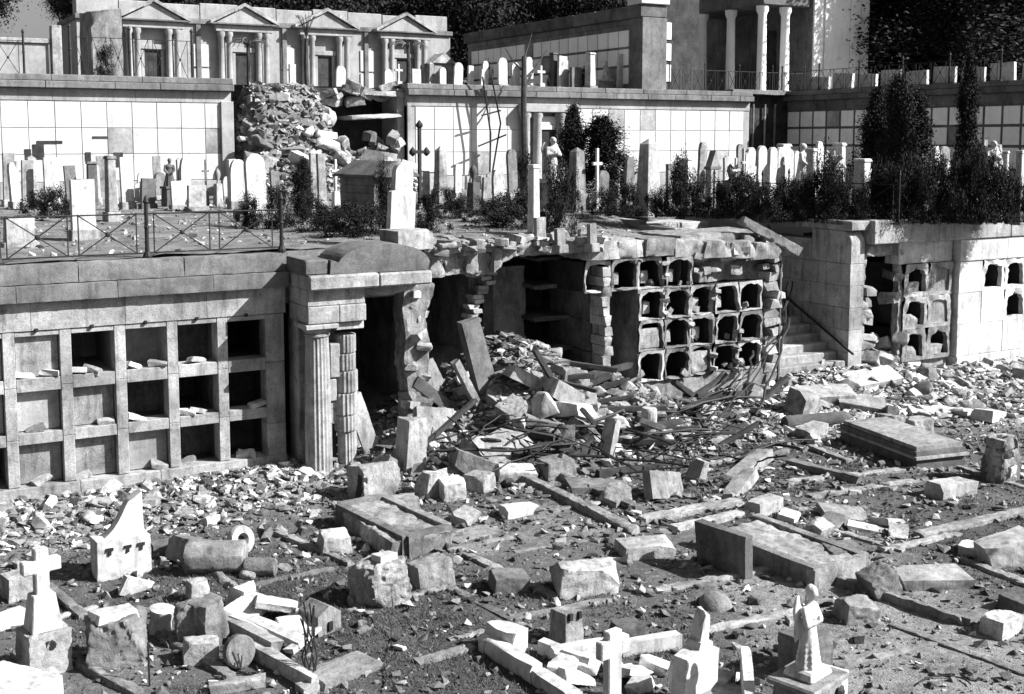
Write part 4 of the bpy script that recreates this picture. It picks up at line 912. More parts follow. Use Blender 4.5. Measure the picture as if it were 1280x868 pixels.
KB += [((440, 760), (560, 735), .15, .05, 'grey', 'low kerb on dark soil below the craggy grey rock'), ((560, 735), (640, 775), .14, .05, 'grey', 'low kerb right of the craggy grey rock'), ((640, 775), (760, 750), .14, .05, 'grey', 'low kerb behind the small clamped stone'),
       ((820, 740), (960, 712), .15, .06, 'grey', 'low kerb in front of the upright dark slab'), ((880, 790), (1000, 765), .15, .06, 'pale', 'low pale kerb behind the tall white headstone'), ((560, 800), (660, 780), .12, .04, 'grey', 'half sunk kerb behind the marble grave'), ((300, 735), (420, 712), .13, .05, 'grey', 'half sunk kerb left of the craggy grey rock'),
       ((120, 760), (60, 778), .13, .06, 'pale', 'short pale kerb behind the white cross pedestal'), ((1100, 690), (1200, 668), .14, .06, 'pale', 'pale kerb below the broken slab pile at the right'), ((870, 585), (985, 565), .16, .08, 'pale', 'pale kerb right of the iron tangle'), ((1010, 560), (1062, 580), .15, .10, 'grey', 'kerb left of the ledger tomb'),
       ((1200, 585), (1285, 612), .15, .06, 'grey', 'kerb beside the stone cairn'), ((690, 640), (800, 618), .15, .06, 'grey', 'kerb under the pale angular fragment'), ((560, 690), (640, 672), .14, .05, 'grey', 'low kerb below the flat grey slab'), ((1060, 830), (1180, 800), .13, .03, 'pale', 'worn pale edging across the trodden path')]
for i, (a, b, wd, ht, m, lab) in enumerate(KB): kerb(a, b, wd, ht, m, lab, 120 + i)
# ledger tomb, cairn, fallen column, columns stubs
lt = empty('ledger_tomb', sink(GG(1125, 566), 0), 0, 'long flat ledger tomb with a moulded edge right of centre', 'tomb')
p, q = GG(1062, 552), GG(1158, 588); v = q - p; L_ = math.hypot(v[0], v[1]); an = math.atan2(v[1], v[0])
for (w_, l_, z0, z1, m) in ((1.05, L_, -.05, .20, 'dark'), (1.15, L_ + .1, .20, .25, 'pale'), (1.08, L_, .25, .34, 'dark'), (1.0, L_ - .1, .34, .42, 'pale')):
    link('slab' if z1 > .4 else 'moulding', stone_mesh(l_, w_, z1 - z0, 7, 0, .1, .005, .2, .006), M[m], lt, (0, 0, z0), (0, 0, an))
cn = empty('stone_cairn', sink(GG(1250, 600), .02), 0, 'stubby pillar of rounded cobbles in dark mortar at the right', 'cairn')
link('mortar_core', stone_mesh(.46, .42, .74, 5, 4, .5, .10, .06, .03), M['dark'], cn)
k = 0
for j in range(5):
    for i in range(7):
        a = i * .9 + j * .45
        link('cobble', stone_mesh(.11, .23, .16, 1500 + (i + j * 3) % 9, 5, .5, .15, .04, .012), M['grey'] if (i + j) % 3 else M['pale'], cn, (.21 * math.cos(a), .19 * math.sin(a), .01 + j * .155), (r7.uniform(-.3, .3), 0, a))
turned('fallen_column', [(.14, -.75), (.155, -.7), (.15, .7), (.13, .75)], 16, 'dark', GG(1020, 532) + np.array([0, 0, .1]), (R(90), 0, R(80)), 'dark fallen column shaft lying below the stairs', 'column', 7)
turned('column_stump', [(.16, 0), (.165, .1), (.15, .62), (.13, .66)], 16, 'pale', sink(GG(810, 546), .1), (0, R(2), 0), 'pale half-round column stump under the ruined niche block', 'column stump', 8)
# slabs leaning in the ruin
LS = [(448, 560, .30, .12, 1.15, (0, -14), 12, 'wall', 19.7, 'left of two narrow slabs leaning by the porch columns'), (466, 562, .32, .12, 1.25, (0, -20), 8, 'wall', 19.6, 'right of two narrow slabs leaning by the porch columns'),
      (608, 484, .48, .16, 1.5, (-8, -12), 16, 'dark', 21.3, 'tall dark grey slab standing inside the void'), (548, 492, .5, .14, .75, (-10, -24), 0, 'pale', 21.0, 'pale broken slab leaning inside the dark chamber'),
      (548, 505, 1.7, .5, .22, (0, 38), 4, 'dark', 21.0, 'dark beam-like slab slanting down across the chamber'), (545, 552, .9, .14, .7, (-20, 12), 10, 'grey', 20.2, 'wide grey slab leaning below the slanting dark slab'),
      (600, 508, .14, .2, 1.15, (0, -28), 0, 'pale', 20.6, 'narrow curved pale rib leaning in the void'), (708, 500, .10, .12, 1.3, (0, -34), 0, 'wood', 20.2, 'dark timber leaning on the side of the niche block'),
      (668, 482, 1.3, .5, .24, (0, 28), -6, 'pale', 20.3, 'long pale slab sliding down the top of the rubble heap'), (705, 500, 1.1, .6, .35, (6, 32), 0, 'pale', 20.0, 'big pale block on the right shoulder of the heap'),
      (665, 508, 1.2, .4, .16, (10, 8), -10, 'pale', 19.7, 'flat pale slab half way up the rubble heap'), (690, 532, 1.1, .3, .18, (8, 14), -16, 'grey', 19.3, 'grey slab lower on the rubble heap'),
      (735, 540, 1.0, .24, .2, (0, 30), 0, 'pale', 19.6, 'pale plank-like stone sliding off the heap'), (622, 568, 1.2, .7, .3, (14, -14), 12, 'pale', 19.0, 'wide pale slab at the left foot of the heap'),
      (590, 588, .9, .6, .34, (-8, 22), -20, 'grey', 18.7, 'grey slab tilted at the left foot of the heap'), (757, 572, .14, .3, .8, (0, 14), 10, 'pale', 18.8, 'thin white slab on end below the niche block'),
      (512, 582, .42, .42, .95, (0, 5), 6, 'pale', 19.75, 'pale square block standing under the broken pier'), (482, 592, .6, .4, .34, (0, 30), 20, 'pale', 19.2, 'pale slab fallen at the foot of the broken pier'),
      (720, 520, .9, .5, .3, (-10, 20), 30, 'marble', 19.7, 'white block high on the right side of the heap'), (640, 520, .5, .4, .4, (20, -20), 10, 'pale', 19.7, 'pale cube tumbling down the middle of the heap'),
      (800, 590, 1.9, .16, .14, (0, 4), 4, 'wood', 18.0, 'long charred beam lying under the iron tangle'), (640, 590, 1.5, .14, .12, (0, -9), 14, 'wood', 18.3, 'charred beam across the left foot of the heap'), (745, 570, 1.6, .16, .14, (0, 16), -8, 'wood', 18.8, 'charred beam slanting down to the iron tangle'),
      (900, 545, 1.5, .12, .12, (0, -5), 6, 'wood', 18.9, 'charred beam below the small arched niches'), (560, 590, .9, .1, .1, (0, 40), 0, 'wood', 19.0, 'short charred stick beside the broken pier'), (930, 590, 1.6, .3, .2, (0, -12), 20, 'pale', 17.4, 'long pale broken kerb tilted right of the iron tangle')]
for i, (px, py, a, b, h, tl, rz, m, Y, lab) in enumerate(LS):
    Yu = Y
    if m == 'wood': block(px, py, a, b, h, rz, m, lab, 'timber', 'timber_beam', tl, 1, .2, .03, 1200 + i, Y=Yu)
    else: block(px, py, a, b, h, rz, m, lab, 'slab', 'stone_slab', tl, 2, .4, .05, 1200 + i, dz=.08, Y=Yu)
rt_ = random.Random(23)
for i in range(30):
    x = rt_.choice([rt_.gauss(12.2, 1.3), rt_.uniform(13, 17.5)]); y = rt_.uniform(17.7, 20.1); l = rt_.uniform(.7, 1.9); th_ = rt_.uniform(.07, .14)
    me = stone_mesh(l, th_, th_ * .8, 1400 + i % 8, 1, .3, .03, .09, .008)
    tag(link('timber_beam', me, M['wood'], None, (x, y, gz(x, y) + .12), (0, rt_.gauss(0, .35), rt_.uniform(-1.2, 1.2) if i % 2 else rt_.uniform(-.4, .4))), ('long ' if l > 1.3 else 'short ') + 'charred beam end sticking out of the rubble ' + ('of the big heap' if x < 13.6 else 'below the small arched niches'), 'timber', 'charred beams in the rubble')
# plaster bits and stones lying in the square niches
for i, (c, j, m) in enumerate([(6, 0, 'marble'), (6, 0, 'pale'), (7, 0, 'pale'), (7, 0, 'marble'), (8, 0, 'pale'), (5, 0, 'marble'), (5, 0, 'marble'), (5, 1, 'pale'), (6, 1, 'pale'), (7, 1, 'marble'), (8, 1, 'pale'), (9, 1, 'pale'), (8, 2, 'pale'), (9, 2, 'pale'), (7, 2, 'pale'), (6, 2, 'pale'), (5, 2, 'pale'), (9, 1, 'marble'), (8, 1, 'marble'), (9, 2, 'marble')]):
    x = colx[c] + .12 + (i % 3) * .2
    tag(link('niche_debris', stone_mesh(.30, .16, .09, 1300 + i % 7, 3, .7, .12), M[m], None, (x, YA + .10, rowz[j][0] + .01), (R(r7.uniform(-15, 25)), R(r7.uniform(-25, 25)), R(r7.uniform(-30, 30)))), 'chip of broken plaque lying on the sill of a square niche', 'stone chip', 'chips in the square niches')
# ------------------------------------------------------------------ rubble: the biggest stones one by one, the rest as a mass
rg = random.Random(77)
def lump(seed, sx=1, sy=.8, sz=.6, n=26, sub=True):
    r = random.Random(seed); b = hullbm([Vector((r.uniform(-1, 1), r.uniform(-1, 1), r.uniform(-1, 1))) for _ in range(n)])
    for v in b.verts: v.co = Vector((v.co.x * sx * .5, v.co.y * sy * .5, v.co.z * sz * .5))
    if sub: roughen(b, seed, .10, .035)
    return fin(b, 'rubble_stone', 42)
LUMP = [lump(i, 1, rg.uniform(.6, .9), rg.uniform(.4, .8)) for i in range(9)] + [lump(20 + i, 1, rg.uniform(.5, .8), rg.uniform(.16, .3), 20) for i in range(6)]
for i in range(9):
    me = stone_mesh(1, rg.uniform(.4, .8), rg.uniform(.25, .55), 40 + i, 3, .5, .07, .13, .014, name='rubble_stone'); me.transform(Matrix.Translation((0, 0, -.2))); LUMP.append(me)
def scatter(n, place, smin, smax, mats, label, group, zf, power=2.0):
    for i in range(n):
        x, y = place(); s = smin + (smax - smin) * rg.random() ** power
        m = rg.choice(mats); k_ = rg.randrange(len(LUMP)); me = LUMP[k_]
        lab = ('large ' if s > smin + .5 * (smax - smin) else 'small ') + {'marble': 'white ', 'grey': 'grey ', 'wallB': 'grey ', 'rubble': 'mottled ', 'pale': 'pale ', 'dark': 'dark '}[m] + ('lump' if k_ < 9 else 'flat shard' if k_ < 15 else 'squared stone') + label
        tag(link('rubble_stone', me, M[m], None, (x, y, zf(x, y) + s * .10), (rg.gauss(0, .35), rg.gauss(0, .35), rg.uniform(0, 6.3)), (s, s * rg.uniform(.55, 1.1), s * rg.uniform(.5, 1.1))), lab, 'rubble', group)
MX = ['pale', 'pale', 'pale', 'grey', 'rubble', 'marble']
scatter(72, lambda: (rg.gauss(12.3, 1.5), rg.triangular(17.3, 21.5, 19.2)), .25, .75, MX, ' in the big heap spilling out of the collapsed chambers', 'stones of the big rubble heap', gz)
scatter(20, lambda: (rg.gauss(9.4, .8), rg.uniform(18.2, 20.2)), .22, .6, MX, ' at the foot of the broken pier', 'stones at the broken pier', gz)
scatter(32, lambda: (rg.uniform(13.5, 18.6), rg.triangular(17.4, 20.2, 19.3)), .2, .6, MX, ' in the rubble strip under the small arched niches', 'stones below the arched niches', gz)
scatter(44, lambda: (rg.uniform(18.2, 27.5), rg.triangular(16.6, 20.0, 18.8)), .25, .8, MX, ' in the rubble in front of the right-hand niche wall', 'stones below the right-hand wall', gz)
scatter(28, lambda: (rg.uniform(2.2, 7.6), rg.triangular(18.3, 20.1, 19.5)), .18, .42, ['pale', 'pale', 'marble'], ' in the strip of debris along the foot of the square niches', 'chips along the niche wall', gz)
scatter(30, lambda: (rg.uniform(3, 17), rg.uniform(11.5, 17.5)), .12, .32, ['pale', 'pale', 'grey', 'marble'], ' lying loose among the wrecked graves in the foreground', 'loose stones among the graves', gz)
# avalanche through the back wall of the court
def bplace():
    while True:
        x, y = rg.uniform(12.4, 18.9), rg.triangular(38.5, 43.8, 42)
        if t1h(x, y) > T1 + .25: return x, y
scatter(72, bplace, .4, 1.4, ['pale', 'pale', 'rubble', 'marble', 'grey', 'marble', 'dark'], ' in the avalanche through the back wall', 'blocks of the avalanche', t1h)
def massmesh(name, m, pts, seed, flat=.9, npt=8, asp=(.55, 1, .45, .9)):
    """many small stones as one mesh"""
    r = np.random.default_rng(seed); protos = []
    for i in range(10):
        q = random.Random(seed * 50 + i); b = hullbm([Vector((q.uniform(-1, 1), q.uniform(-1, 1), q.uniform(-flat, flat))) for _ in range(npt)]); bmesh.ops.triangulate(b, faces=b.faces[:])
        b.verts.index_update(); protos.append((np.array([v.co[:] for v in b.verts]), np.array([[v.index for v in f.verts] for f in b.faces]))); b.free()
    V_, T_ = [], []; k = 0
    for (x, y, z, s) in pts:
        v, t = protos[r.integers(10)]; a, c = r.uniform(0, 6.28), r.normal(0, .5)
        ca, sa, cc, sc_ = math.cos(a), math.sin(a), math.cos(c), math.sin(c)
        Rm = np.array([[ca, -sa, 0], [sa, ca, 0], [0, 0, 1]]) @ np.array([[1, 0, 0], [0, cc, -sc_], [0, sc_, cc]])
        V_.append((v * s * .5 * np.array([1, r.uniform(asp[0], asp[1]), r.uniform(asp[2], asp[3])])) @ Rm.T + np.array([x, y, z + s * .12])); T_.append(t + k); k += len(v)
    loc_ = np.array([1 + .9 * sst(15.5, 19.5, x) * sst(14.5, 17, y) + .7 * (1 - sst(6.5, 8.2, x)) * sst(17, 18.6, y) for x, y, *_ in pts])
    tone = np.repeat(np.clip(loc_ * r.lognormal(-.45, .65, len(V_)), .10, 2.6), [len(q) for q in V_])
    V_ = np.concatenate(V_); T_ = np.concatenate(T_); me = bpy.data.meshes.new(name)
    me.vertices.add(len(V_)); me.vertices.foreach_set('co', V_.ravel()); me.loops.add(T_.size); me.loops.foreach_set('vertex_index', T_.ravel())
    me.polygons.add(len(T_)); me.polygons.foreach_set('loop_start', np.arange(0, T_.size, 3)); me.polygons.foreach_set('loop_total', np.full(len(T_), 3)); me.update(); me.validate(); me.shade_flat(); ta = me.attributes.new('tone', 'FLOAT', 'POINT'); ta.data.foreach_set('value', tone)
    return link(name, me, m)
def masspts(n, seed, smin, smax, dens, pw=3.2):
    r = random.Random(seed); out = []
    while len(out) < n:
        x, y = r.uniform(0, 28), r.uniform(8, 21.6)
        if y > YA - .15 and not (8.0 < x < 13.6 or 18.5 < x < 20.4): continue
        if r.random() > dens(x, y): continue
        s = smin + (smax - smin) * r.random() ** pw; out.append((x, y, gz(x, y), s))
    return out
def bankpts(seed):
    r = random.Random(seed); out = []
    for x, y, q in BASES:
        for _ in range(34):
            a = r.uniform(0, 6.3); d = q * r.uniform(.75, 1.5) + abs(r.gauss(0, .06)); xx, yy = x + d * math.cos(a), y + d * math.sin(a)
            if yy < YA - .2: out.append((xx, yy, gz(xx, yy), .025 + .12 * r.random() ** 2.5))
    return out
def dens4(x, y): return .35 + .6 * max(0, mnoise.noise(Vector((x * .9, y * .9, 16))))
def dens1(x, y): return .05 + .10 * max(0, mnoise.noise(Vector((x * .7, y * .7, 1)))) + .95 * sst(16.6, 19.5, y) * (1 if x > 7.5 else .8) + .3 * math.exp(-((x - 13) / 3) ** 2 - ((y - 15.5) / 1.5) ** 2) + .12 * sst(14, 20, x)
def dens2(x, y): return .30 + .4 * max(0, mnoise.noise(Vector((x * .5, y * .5, 6)))) + .5 * sst(16.5, 19, y)
tag(massmesh('rubble', M['mixrub'], masspts(15000, 1, .035, .24, dens1), 1, npt=11, asp=(.4, 1, .3, .8)), 'mass of small pale rubble strewn below the ruined walls', 'rubble', kind='stuff')
def dens3(x, y): return (sst(16.4, 19.2, y) * (.25 + .75 * sst(8, 10, x)) + .15 * sst(13, 17, x) * sst(13.5, 16, y)) ** 1.3
tag(massmesh('broken_masonry', M['mixrub'], masspts(2600, 12, .14, .46, dens3, 2.4), 12, npt=14, asp=(.3, .9, .18, .6)), 'mass of fist to head sized pale broken masonry below the walls', 'rubble', kind='stuff')
tag(massmesh('grave_debris', M['mixrub'], bankpts(3) + masspts(7000, 21, .03, .20, dens4, 3.5), 21, npt=12), 'chips and splinters banked against the fallen gravestones', 'debris', kind='stuff')
tag(massmesh('dark_rubble', M['dark'], masspts(9000, 9, .05, .24, dens1), 9), 'dark broken bits mixed into the rubble', 'rubble', kind='stuff')
tag(massmesh('gravel', M['grey'], masspts(26000, 2, .02, .12, dens2), 2), 'grey chips and gravel over the cemetery ground', 'gravel', kind='stuff')
def tpts(n, seed):
    r = random.Random(seed); out = []
    for _ in range(n):
        if r.random() < .45:
            x, y = r.uniform(12.3, 19), r.uniform(38.3, 43.9)
            if t1h(x, y) < T1 + .15: continue
            s = .08 + .35 * r.random() ** 2.5
        else: x, y = r.uniform(1, 38), r.uniform(21, 42); s = .04 + .16 * r.random() ** 3
        if not hole1(x, y): out.append((x, y, t1h(x, y), s))
    return out
tag(massmesh('terrace_rubble', M['mixrub'], tpts(7000, 3), 3, npt=12), 'small pale debris over the middle terrace and the avalanche', 'rubble', kind='stuff')
tag(massmesh('terrace_debris', M['grey'], tpts(5000, 4), 4), 'small grey debris over the middle terrace', 'debris', kind='stuff')
# dark weeds
def weeds(n, seed):
    r = random.Random(seed); v = []; f = []
    while len(f) < n * 5:
        x, y = r.uniform(1, 20), r.uniform(8.5, 18.6); q = dust(x, y) + .25 * mnoise.noise(Vector((x * 1.5, y * 1.5, 3)))
        if r.random() < sst(-.12, .14, q): continue
        z = gz(x, y)
        for _ in range(5):
            a = r.uniform(0, 6.3); l = r.uniform(.02, .075); w_ = .007; ox, oy = r.uniform(-.05, .05), r.uniform(-.05, .05); k = len(v)
            v += [(x + ox - w_ * math.sin(a), y + oy + w_ * math.cos(a), z - .01), (x + ox + w_ * math.sin(a), y + oy - w_ * math.cos(a), z - .01), (x + ox + l * .9 * math.cos(a), y + oy + l * .9 * math.sin(a), z + l * .8)]
            f.append((k, k + 1, k + 2))
    me = bpy.data.meshes.new('weeds'); me.from_pydata(v, [], f); return tag(link('weeds', me, M['grass']), 'dark trampled weeds between the graves', 'weeds', kind='stuff')
weeds(12000, 5)
# ------------------------------------------------------------------ bent iron rods
def rod(pts, r_, label, group='iron rods in the rubble', sag=0):
    q = []
    for px, py, up in pts: g = GG(px, py); q.append((g[0], g[1], g[2] + up))
    pp = [Vector(v) for v in q]; out = []
    for i in range(len(pp) - 1):
        for t in range(4): out.append(pp[i].lerp(pp[i + 1], t / 4) + Vector((.03 * math.sin(i * 7 + t * 2), .02 * math.cos(t * 3), .03 * math.sin(t * math.pi / 4))))
    out.append(pp[-1]); tag(MB().tube(out, r_, 6).build('iron_rod', M['iron']), label, 'iron rod', group)
RD = [[(715, 540, .3), (760, 572, .2), (850, 590, .25), (868, 592, .2)], [(700, 545, .2), (770, 585, .15), (865, 596, .18)], [(850, 530, .3), (900, 520, .35), (955, 515, .3)], [(900, 535, .25), (945, 500, .7), (975, 470, 1.3)], [(890, 545, .2), (940, 512, .6), (978, 478, 1.2)],
      [(945, 525, .1), (970, 500, .8), (985, 470, 1.3)], [(865, 560, .15), (900, 530, .4), (960, 490, .9)], [(850, 556, .2), (853, 575, .3), (858, 590, .1)], [(850, 555, .25), (895, 558, .2)], [(855, 592, .1), (890, 560, .3), (935, 535, .3)], [(540, 575, .35), (620, 562, .4), (660, 555, .5)],
      [(545, 585, .3), (640, 585, .3), (720, 575, .3)], [(590, 585, .5), (625, 560, .6), (645, 548, .4)], [(640, 565, .3), (665, 582, .2)], [(930, 520, .2), (936, 505, .7), (940, 490, .9)], [(978, 470, 1.5), (985, 430, 1.9), (965, 400, 2.4)], [(975, 480, 1.2), (988, 450, 1.8), (985, 420, 2.2)], [(985, 465, 1.0), (975, 430, 1.8), (958, 370, 2.8)],
      [(560, 555, .5), (605, 590, .3)], [(780, 600, .1), (860, 598, .2), (905, 585, .2)], [(720, 560, .4), (780, 560, .35), (840, 575, .3)], [(880, 530, .25), (950, 528, .3)]]
rq = random.Random(19)
for i in range(26):
    px, py = rq.choice([(rq.uniform(830, 970), rq.uniform(500, 590)), (rq.uniform(560, 760), rq.uniform(545, 598))]); a = rq.uniform(-.6, .6); l = rq.uniform(25, 75)
    RD.append([(px - l * math.cos(a), py - l * math.sin(a) * .6, rq.uniform(.05, .4)), (px, py + rq.uniform(-8, 8), rq.uniform(.1, .3)), (px + l * math.cos(a), py + l * math.sin(a) * .6, rq.uniform(.05, .5))])
for i, q in enumerate(RD): rod(q, (.013, .018, .028)[i % 3], ('thin', 'thick', 'heavy')[i % 3] + ' bent black iron rod ' + ('at the left foot of the heap' if q[1][0] < 700 else 'in front of the dark heap' if q[1][0] < 800 else 'in the tangle below the small arched niches'))
rod([(478, 868, .0), (487, 800, .0), (490, 770, .25)], .008, 'thin upright wire standing on dark soil at the bottom', None)
tag(MB().tube([sink(GG(187, 858), .1), GG(187, 858) + np.array([0, 0, .5])], .012).build('iron_stake', M['iron']), 'short iron stake in front of the grey boulder', 'stake')
hoop = [GG(1150 + 34 * math.cos(a) + 30, 862 - 14 * math.sin(a)) + np.array([0, 0, .03]) for a in np.linspace(.2, 2.9, 12)]
tag(MB().tube(hoop, .009).build('wire_hoop', M['iron']), 'dark wire hoop lying on the pale path', 'wire')
# ------------------------------------------------------------------ iron fences
def fence_run(t, pts_posts, z0, ht, post_r=.035, npan=2, finial=True):
    """posts at given points (local), X-braced panels between"""
    for k, p in enumerate(pts_posts):
        MB().lathe([(post_r * 2.2, 0), (post_r * 2.2, .05), (post_r * 1.2, .12), (post_r, .2), (post_r, ht * .55), (post_r * 1.3, ht * .57), (post_r, ht * .6), (post_r * .9, ht), (post_r * 1.5, ht + .03), (.01, ht + .14)], 8, (p[0], p[1], z0)).build('post', M['iron'], t)
    for k in range(len(pts_posts) - 1):
        a, b = Vector((*pts_posts[k], 0)), Vector((*pts_posts[k + 1], 0)); L_ = (b - a).length
        lo, hi = z0 + .1, z0 + ht * .82
        for zz in (lo, hi): MB().tube([a + Vector((0, 0, zz)), b + Vector((0, 0, zz))], .013, 5).build('rail', M['iron'], t)
        g = .12 / L_
        for q in range(npan):
            u0, u1 = g + q * (1 - g * 1.0) / npan, q * (1 - g) / npan + (1 - g) / npan - .02
            pa, pb_ = a.lerp(b, u0), a.lerp(b, u1)
            for e in (pa, pb_): MB().tube([e + Vector((0, 0, lo)), e + Vector((0, 0, hi + .02))], .012, 5).build('bar', M['iron'], t)
            MB().tube([pa + Vector((0, 0, lo)), pb_ + Vector((0, 0, hi))], .011, 5).build('brace', M['iron'], t); MB().tube([pa + Vector((0, .01, hi)), pb_ + Vector((0, .01, lo))], .011, 5).build('brace', M['iron'], t)
            c = (pa + pb_) / 2 + Vector((0, 0, (lo + hi) / 2)); MB().lathe([(.02, -.02), (.045, 0), (.02, .02)], 8).build('rosette', M['iron'], t, c, (R(90), 0, 0))
fz = T1 - .03
f1 = empty('iron_fence', (2.2, YA + .12, fz), 0, 'black iron fence with crossed braces on top of the square niche wall', 'fence')
fence_run(f1, [(-6.9, 0), (-4.6, 0), (-2.3, 0), (0, 0), (2.3, 0), (4.63, 0)], 0, .92)
f2 = empty('iron_fence', (7.3, 44.0, T2), 0, 'black iron fence on the upper terrace above the left plaque wall', 'fence')
fence_run(f2, [(0, 0), (2.0, 0), (4.2, 0)], 0, 1.75, .05, 3)
f2b = empty('iron_fence', (2.4, 44.0, T2), 0, 'black iron railing under the tree at the far top left', 'fence'); fence_run(f2b, [(0, 0), (1.6, 0), (3.4, 0)], 0, 1.5, .04, 2)
f3 = empty('iron_fence', G(892, 268, T1), R(-75), 'low black grave fence before the pedimented headstone', 'fence'); fence_run(f3, [(0, 0), (1.5, 0), (3.0, 0)], 0, 1.05, .025, 1)
f4 = empty('iron_fence', G(985, 272, T1), R(-75), 'low black grave fence before the white double headstones', 'fence'); fence_run(f4, [(0, 0), (1.5, 0), (3.0, 0)], 0, 1.1, .025, 1)
f5 = empty('iron_fence', (40.0, 44.5, 8.12), R(-90), 'black railing along the top of the right-hand wing', 'fence'); fence_run(f5, [(0, 0), (2.5, 0), (5, 0), (7.5, 0), (10, 0), (12.5, 0)], 0, 1.2, .04, 3)
f6 = empty('iron_fence', G(1190, 272, T1), 0, 'black iron posts and railing among the dark shrubs at the right', 'fence'); fence_run(f6, [(-2.4, 0), (0, 0), (2.6, 0), (5.0, 0)], 0, 1.15, .045, 2)
f7 = empty('iron_fence', (36.6, 43.6, T2), 0, 'black railing in front of the pavilion porch', 'fence'); fence_run(f7, [(-4, 0), (-2, 0), (0, 0), (2, 0), (4, 0)], 0, 1.25, .03, 3)
# ------------------------------------------------------------------ headstones
def monument(loc, rz, kind, wd, ht, m, label, seed=1, cat=None):
    mm = M[m]; r = random.Random(seed)
    nm = {'arch': 'headstone', 'point': 'headstone', 'slab': 'headstone', 'gable': 'headstone', 'shoulder': 'headstone', 'double': 'headstone', 'cross': 'grave_cross', 'icross': 'iron_cross', 'obelisk': 'obelisk', 'pillar': 'pillar', 'statue': 'grave_statue', 'pediment': 'pedimented_headstone', 'urn': 'urn_monument'}[kind]
    t = empty(nm, loc, R(rz), label, cat or nm.replace('_', ' ').replace('pedimented ', ''))
    bh = min(.22, ht * .16); th = max(.10, wd * .22)
    if kind in ('arch', 'point', 'slab', 'gable', 'shoulder'):
        if kind == 'slab': b = MB().box(-wd / 2, wd / 2, -th / 2, th / 2, 0, ht - bh).bm()
        else: b = MB().prism(arch_poly(wd, ht - bh, 'round' if kind == 'arch' else kind), -th / 2, th / 2).bm()
        roughen(b, seed, max(.09, wd / 8), .006); link('stone', fin(b, 'stone', 30), mm, t, (0, 0, bh - .01), (R(r.uniform(-2, 2)), R(r.uniform(-3, 3)), 0))
        MB().taper(wd * 1.25, th * 2.4, wd * 1.18, th * 2.2, -.1, bh).build('base', M['pale'] if m == 'marble' else mm, t, bevel=.012)
    elif kind == 'double':
        for s in (-1, 1): MB().prism(arch_poly(wd * .48, ht - bh, 'round'), -th / 3, th / 3).build('stone', mm, t, (s * wd * .25, 0, bh - .01), bevel=.012)
        MB().box(-wd * .58, wd * .58, -th, th, -.1, bh).build('base', M['pale'], t, bevel=.012)
    elif kind == 'cross':
        MB().taper(wd * .75, wd * .6, wd * .6, wd * .5, -.1, ht * .3).build('pedestal', mm, t, bevel=.012); cross_mb(wd, ht * .7, wd * .2, ht * .45, wd * .24).build('cross', mm, t, (0, 0, ht * .3 - .01), bevel=.012)
    elif kind == 'icross':
        cross_mb(wd, ht, .07, ht * .68, .09).build('cross', mm, t)
        for x, z in ((-wd / 2, ht * .68), (wd / 2, ht * .68), (0, ht)): MB().lathe([(.02, -.12), (.10, -.04), (.10, .02), (.01, .14)], 8).build('finial', mm, t, (x, 0, z))
        MB().box(-.15, .15, -.15, .15, -.1, .15).build('base', M['pale'], t, bevel=.012)
    elif kind == 'obelisk':
        MB().taper(wd * 1.3, wd * 1.1, wd * 1.2, wd, -.1, ht * .25).build('base', M['pale'] if m != 'grey' else mm, t, bevel=.012); MB().taper(wd, wd * .8, wd * .72, wd * .6, ht * .25, ht * .93).build('shaft', mm, t, bevel=.012); MB().taper(wd * .72, wd * .6, .03, .03, ht * .931, ht).build('tip', mm, t)
    elif kind == 'pillar':
        MB().taper(wd * 1.5, wd * 1.5, wd * 1.4, wd * 1.4, -.1, ht * .14).build('base', M['grey'], t, bevel=.012); MB().taper(wd, wd, wd * .85, wd * .85, ht * .14, ht * .95).build('shaft', mm, t, bevel=.012); MB().taper(wd * 1.1, wd * 1.1, wd * .9, wd * .9, ht * .95, ht).build('cap', mm, t, bevel=.012)
    elif kind == 'statue':
        MB().taper(wd * 1.1, wd, wd, wd * .9, -.1, ht * .36).build('pedestal', M['pale'] if m == 'marble' else mm, t, bevel=.012); MB().box(-wd * .6, wd * .6, -wd * .55, wd * .55, ht * .36, ht * .41).build('pedestal_cap', mm, t, bevel=.01)
        k = ht * .6; o = link('figure', FIG[seed % 2], mm, t, (0, 0, ht * .40), (0, 0, r.uniform(-.6, .6)), k)
    elif kind == 'pediment':
        MB().box(-wd / 2, wd / 2, -th, th, -.1, ht * .68).build('stone', mm, t, bevel=.012); MB().box(-wd * .62, wd * .62, -th * 1.2, th * 1.2, ht * .68, ht * .73).build('cornice', M['dark'], t, bevel=.01); MB().prism([(-wd * .5, ht * .731), (wd * .5, ht * .731), (0, ht)], -th, th).build('gable', mm, t)
    elif kind == 'urn':
        MB().taper(wd, wd, wd * .8, wd * .8, -.1, ht * .6).build('pedestal', mm, t, bevel=.012); MB().lathe([(wd * .2, 0), (wd * .12, ht * .06), (wd * .38, ht * .22), (wd * .3, ht * .32), (wd * .1, ht * .38), (.01, ht * .4)], 12, (0, 0, ht * .6)).build('urn', mm, t, smooth=40)
    return t
tmp = empty('figure_prototype', (0, 0, 0))
FIG = [statue(tmp, M['marble'], 1.0, 1, 0), statue(tmp, M['marble'], 1.0, 3, 1)]
for o in list(tmp.children): bpy.data.objects.remove(o)
bpy.data.objects.remove(tmp)
def mon(px, pb_, pt, wpx, kind, m, label, rz=14, seed=None, z=T1):
    p = G(px, pb_, z); s = mpp(p); p[2] = t1h(p[0], p[1]) if z == T1 else p[2]
    if p[1] > WB - .5 and z == T1: p = Wy(px, pb_, WB - .9); s = mpp(p); p[2] = T1
    return monument(p, rz, kind, wpx * s, (pb_ - pt) * s, m, label, seed if seed is not None else int(px))
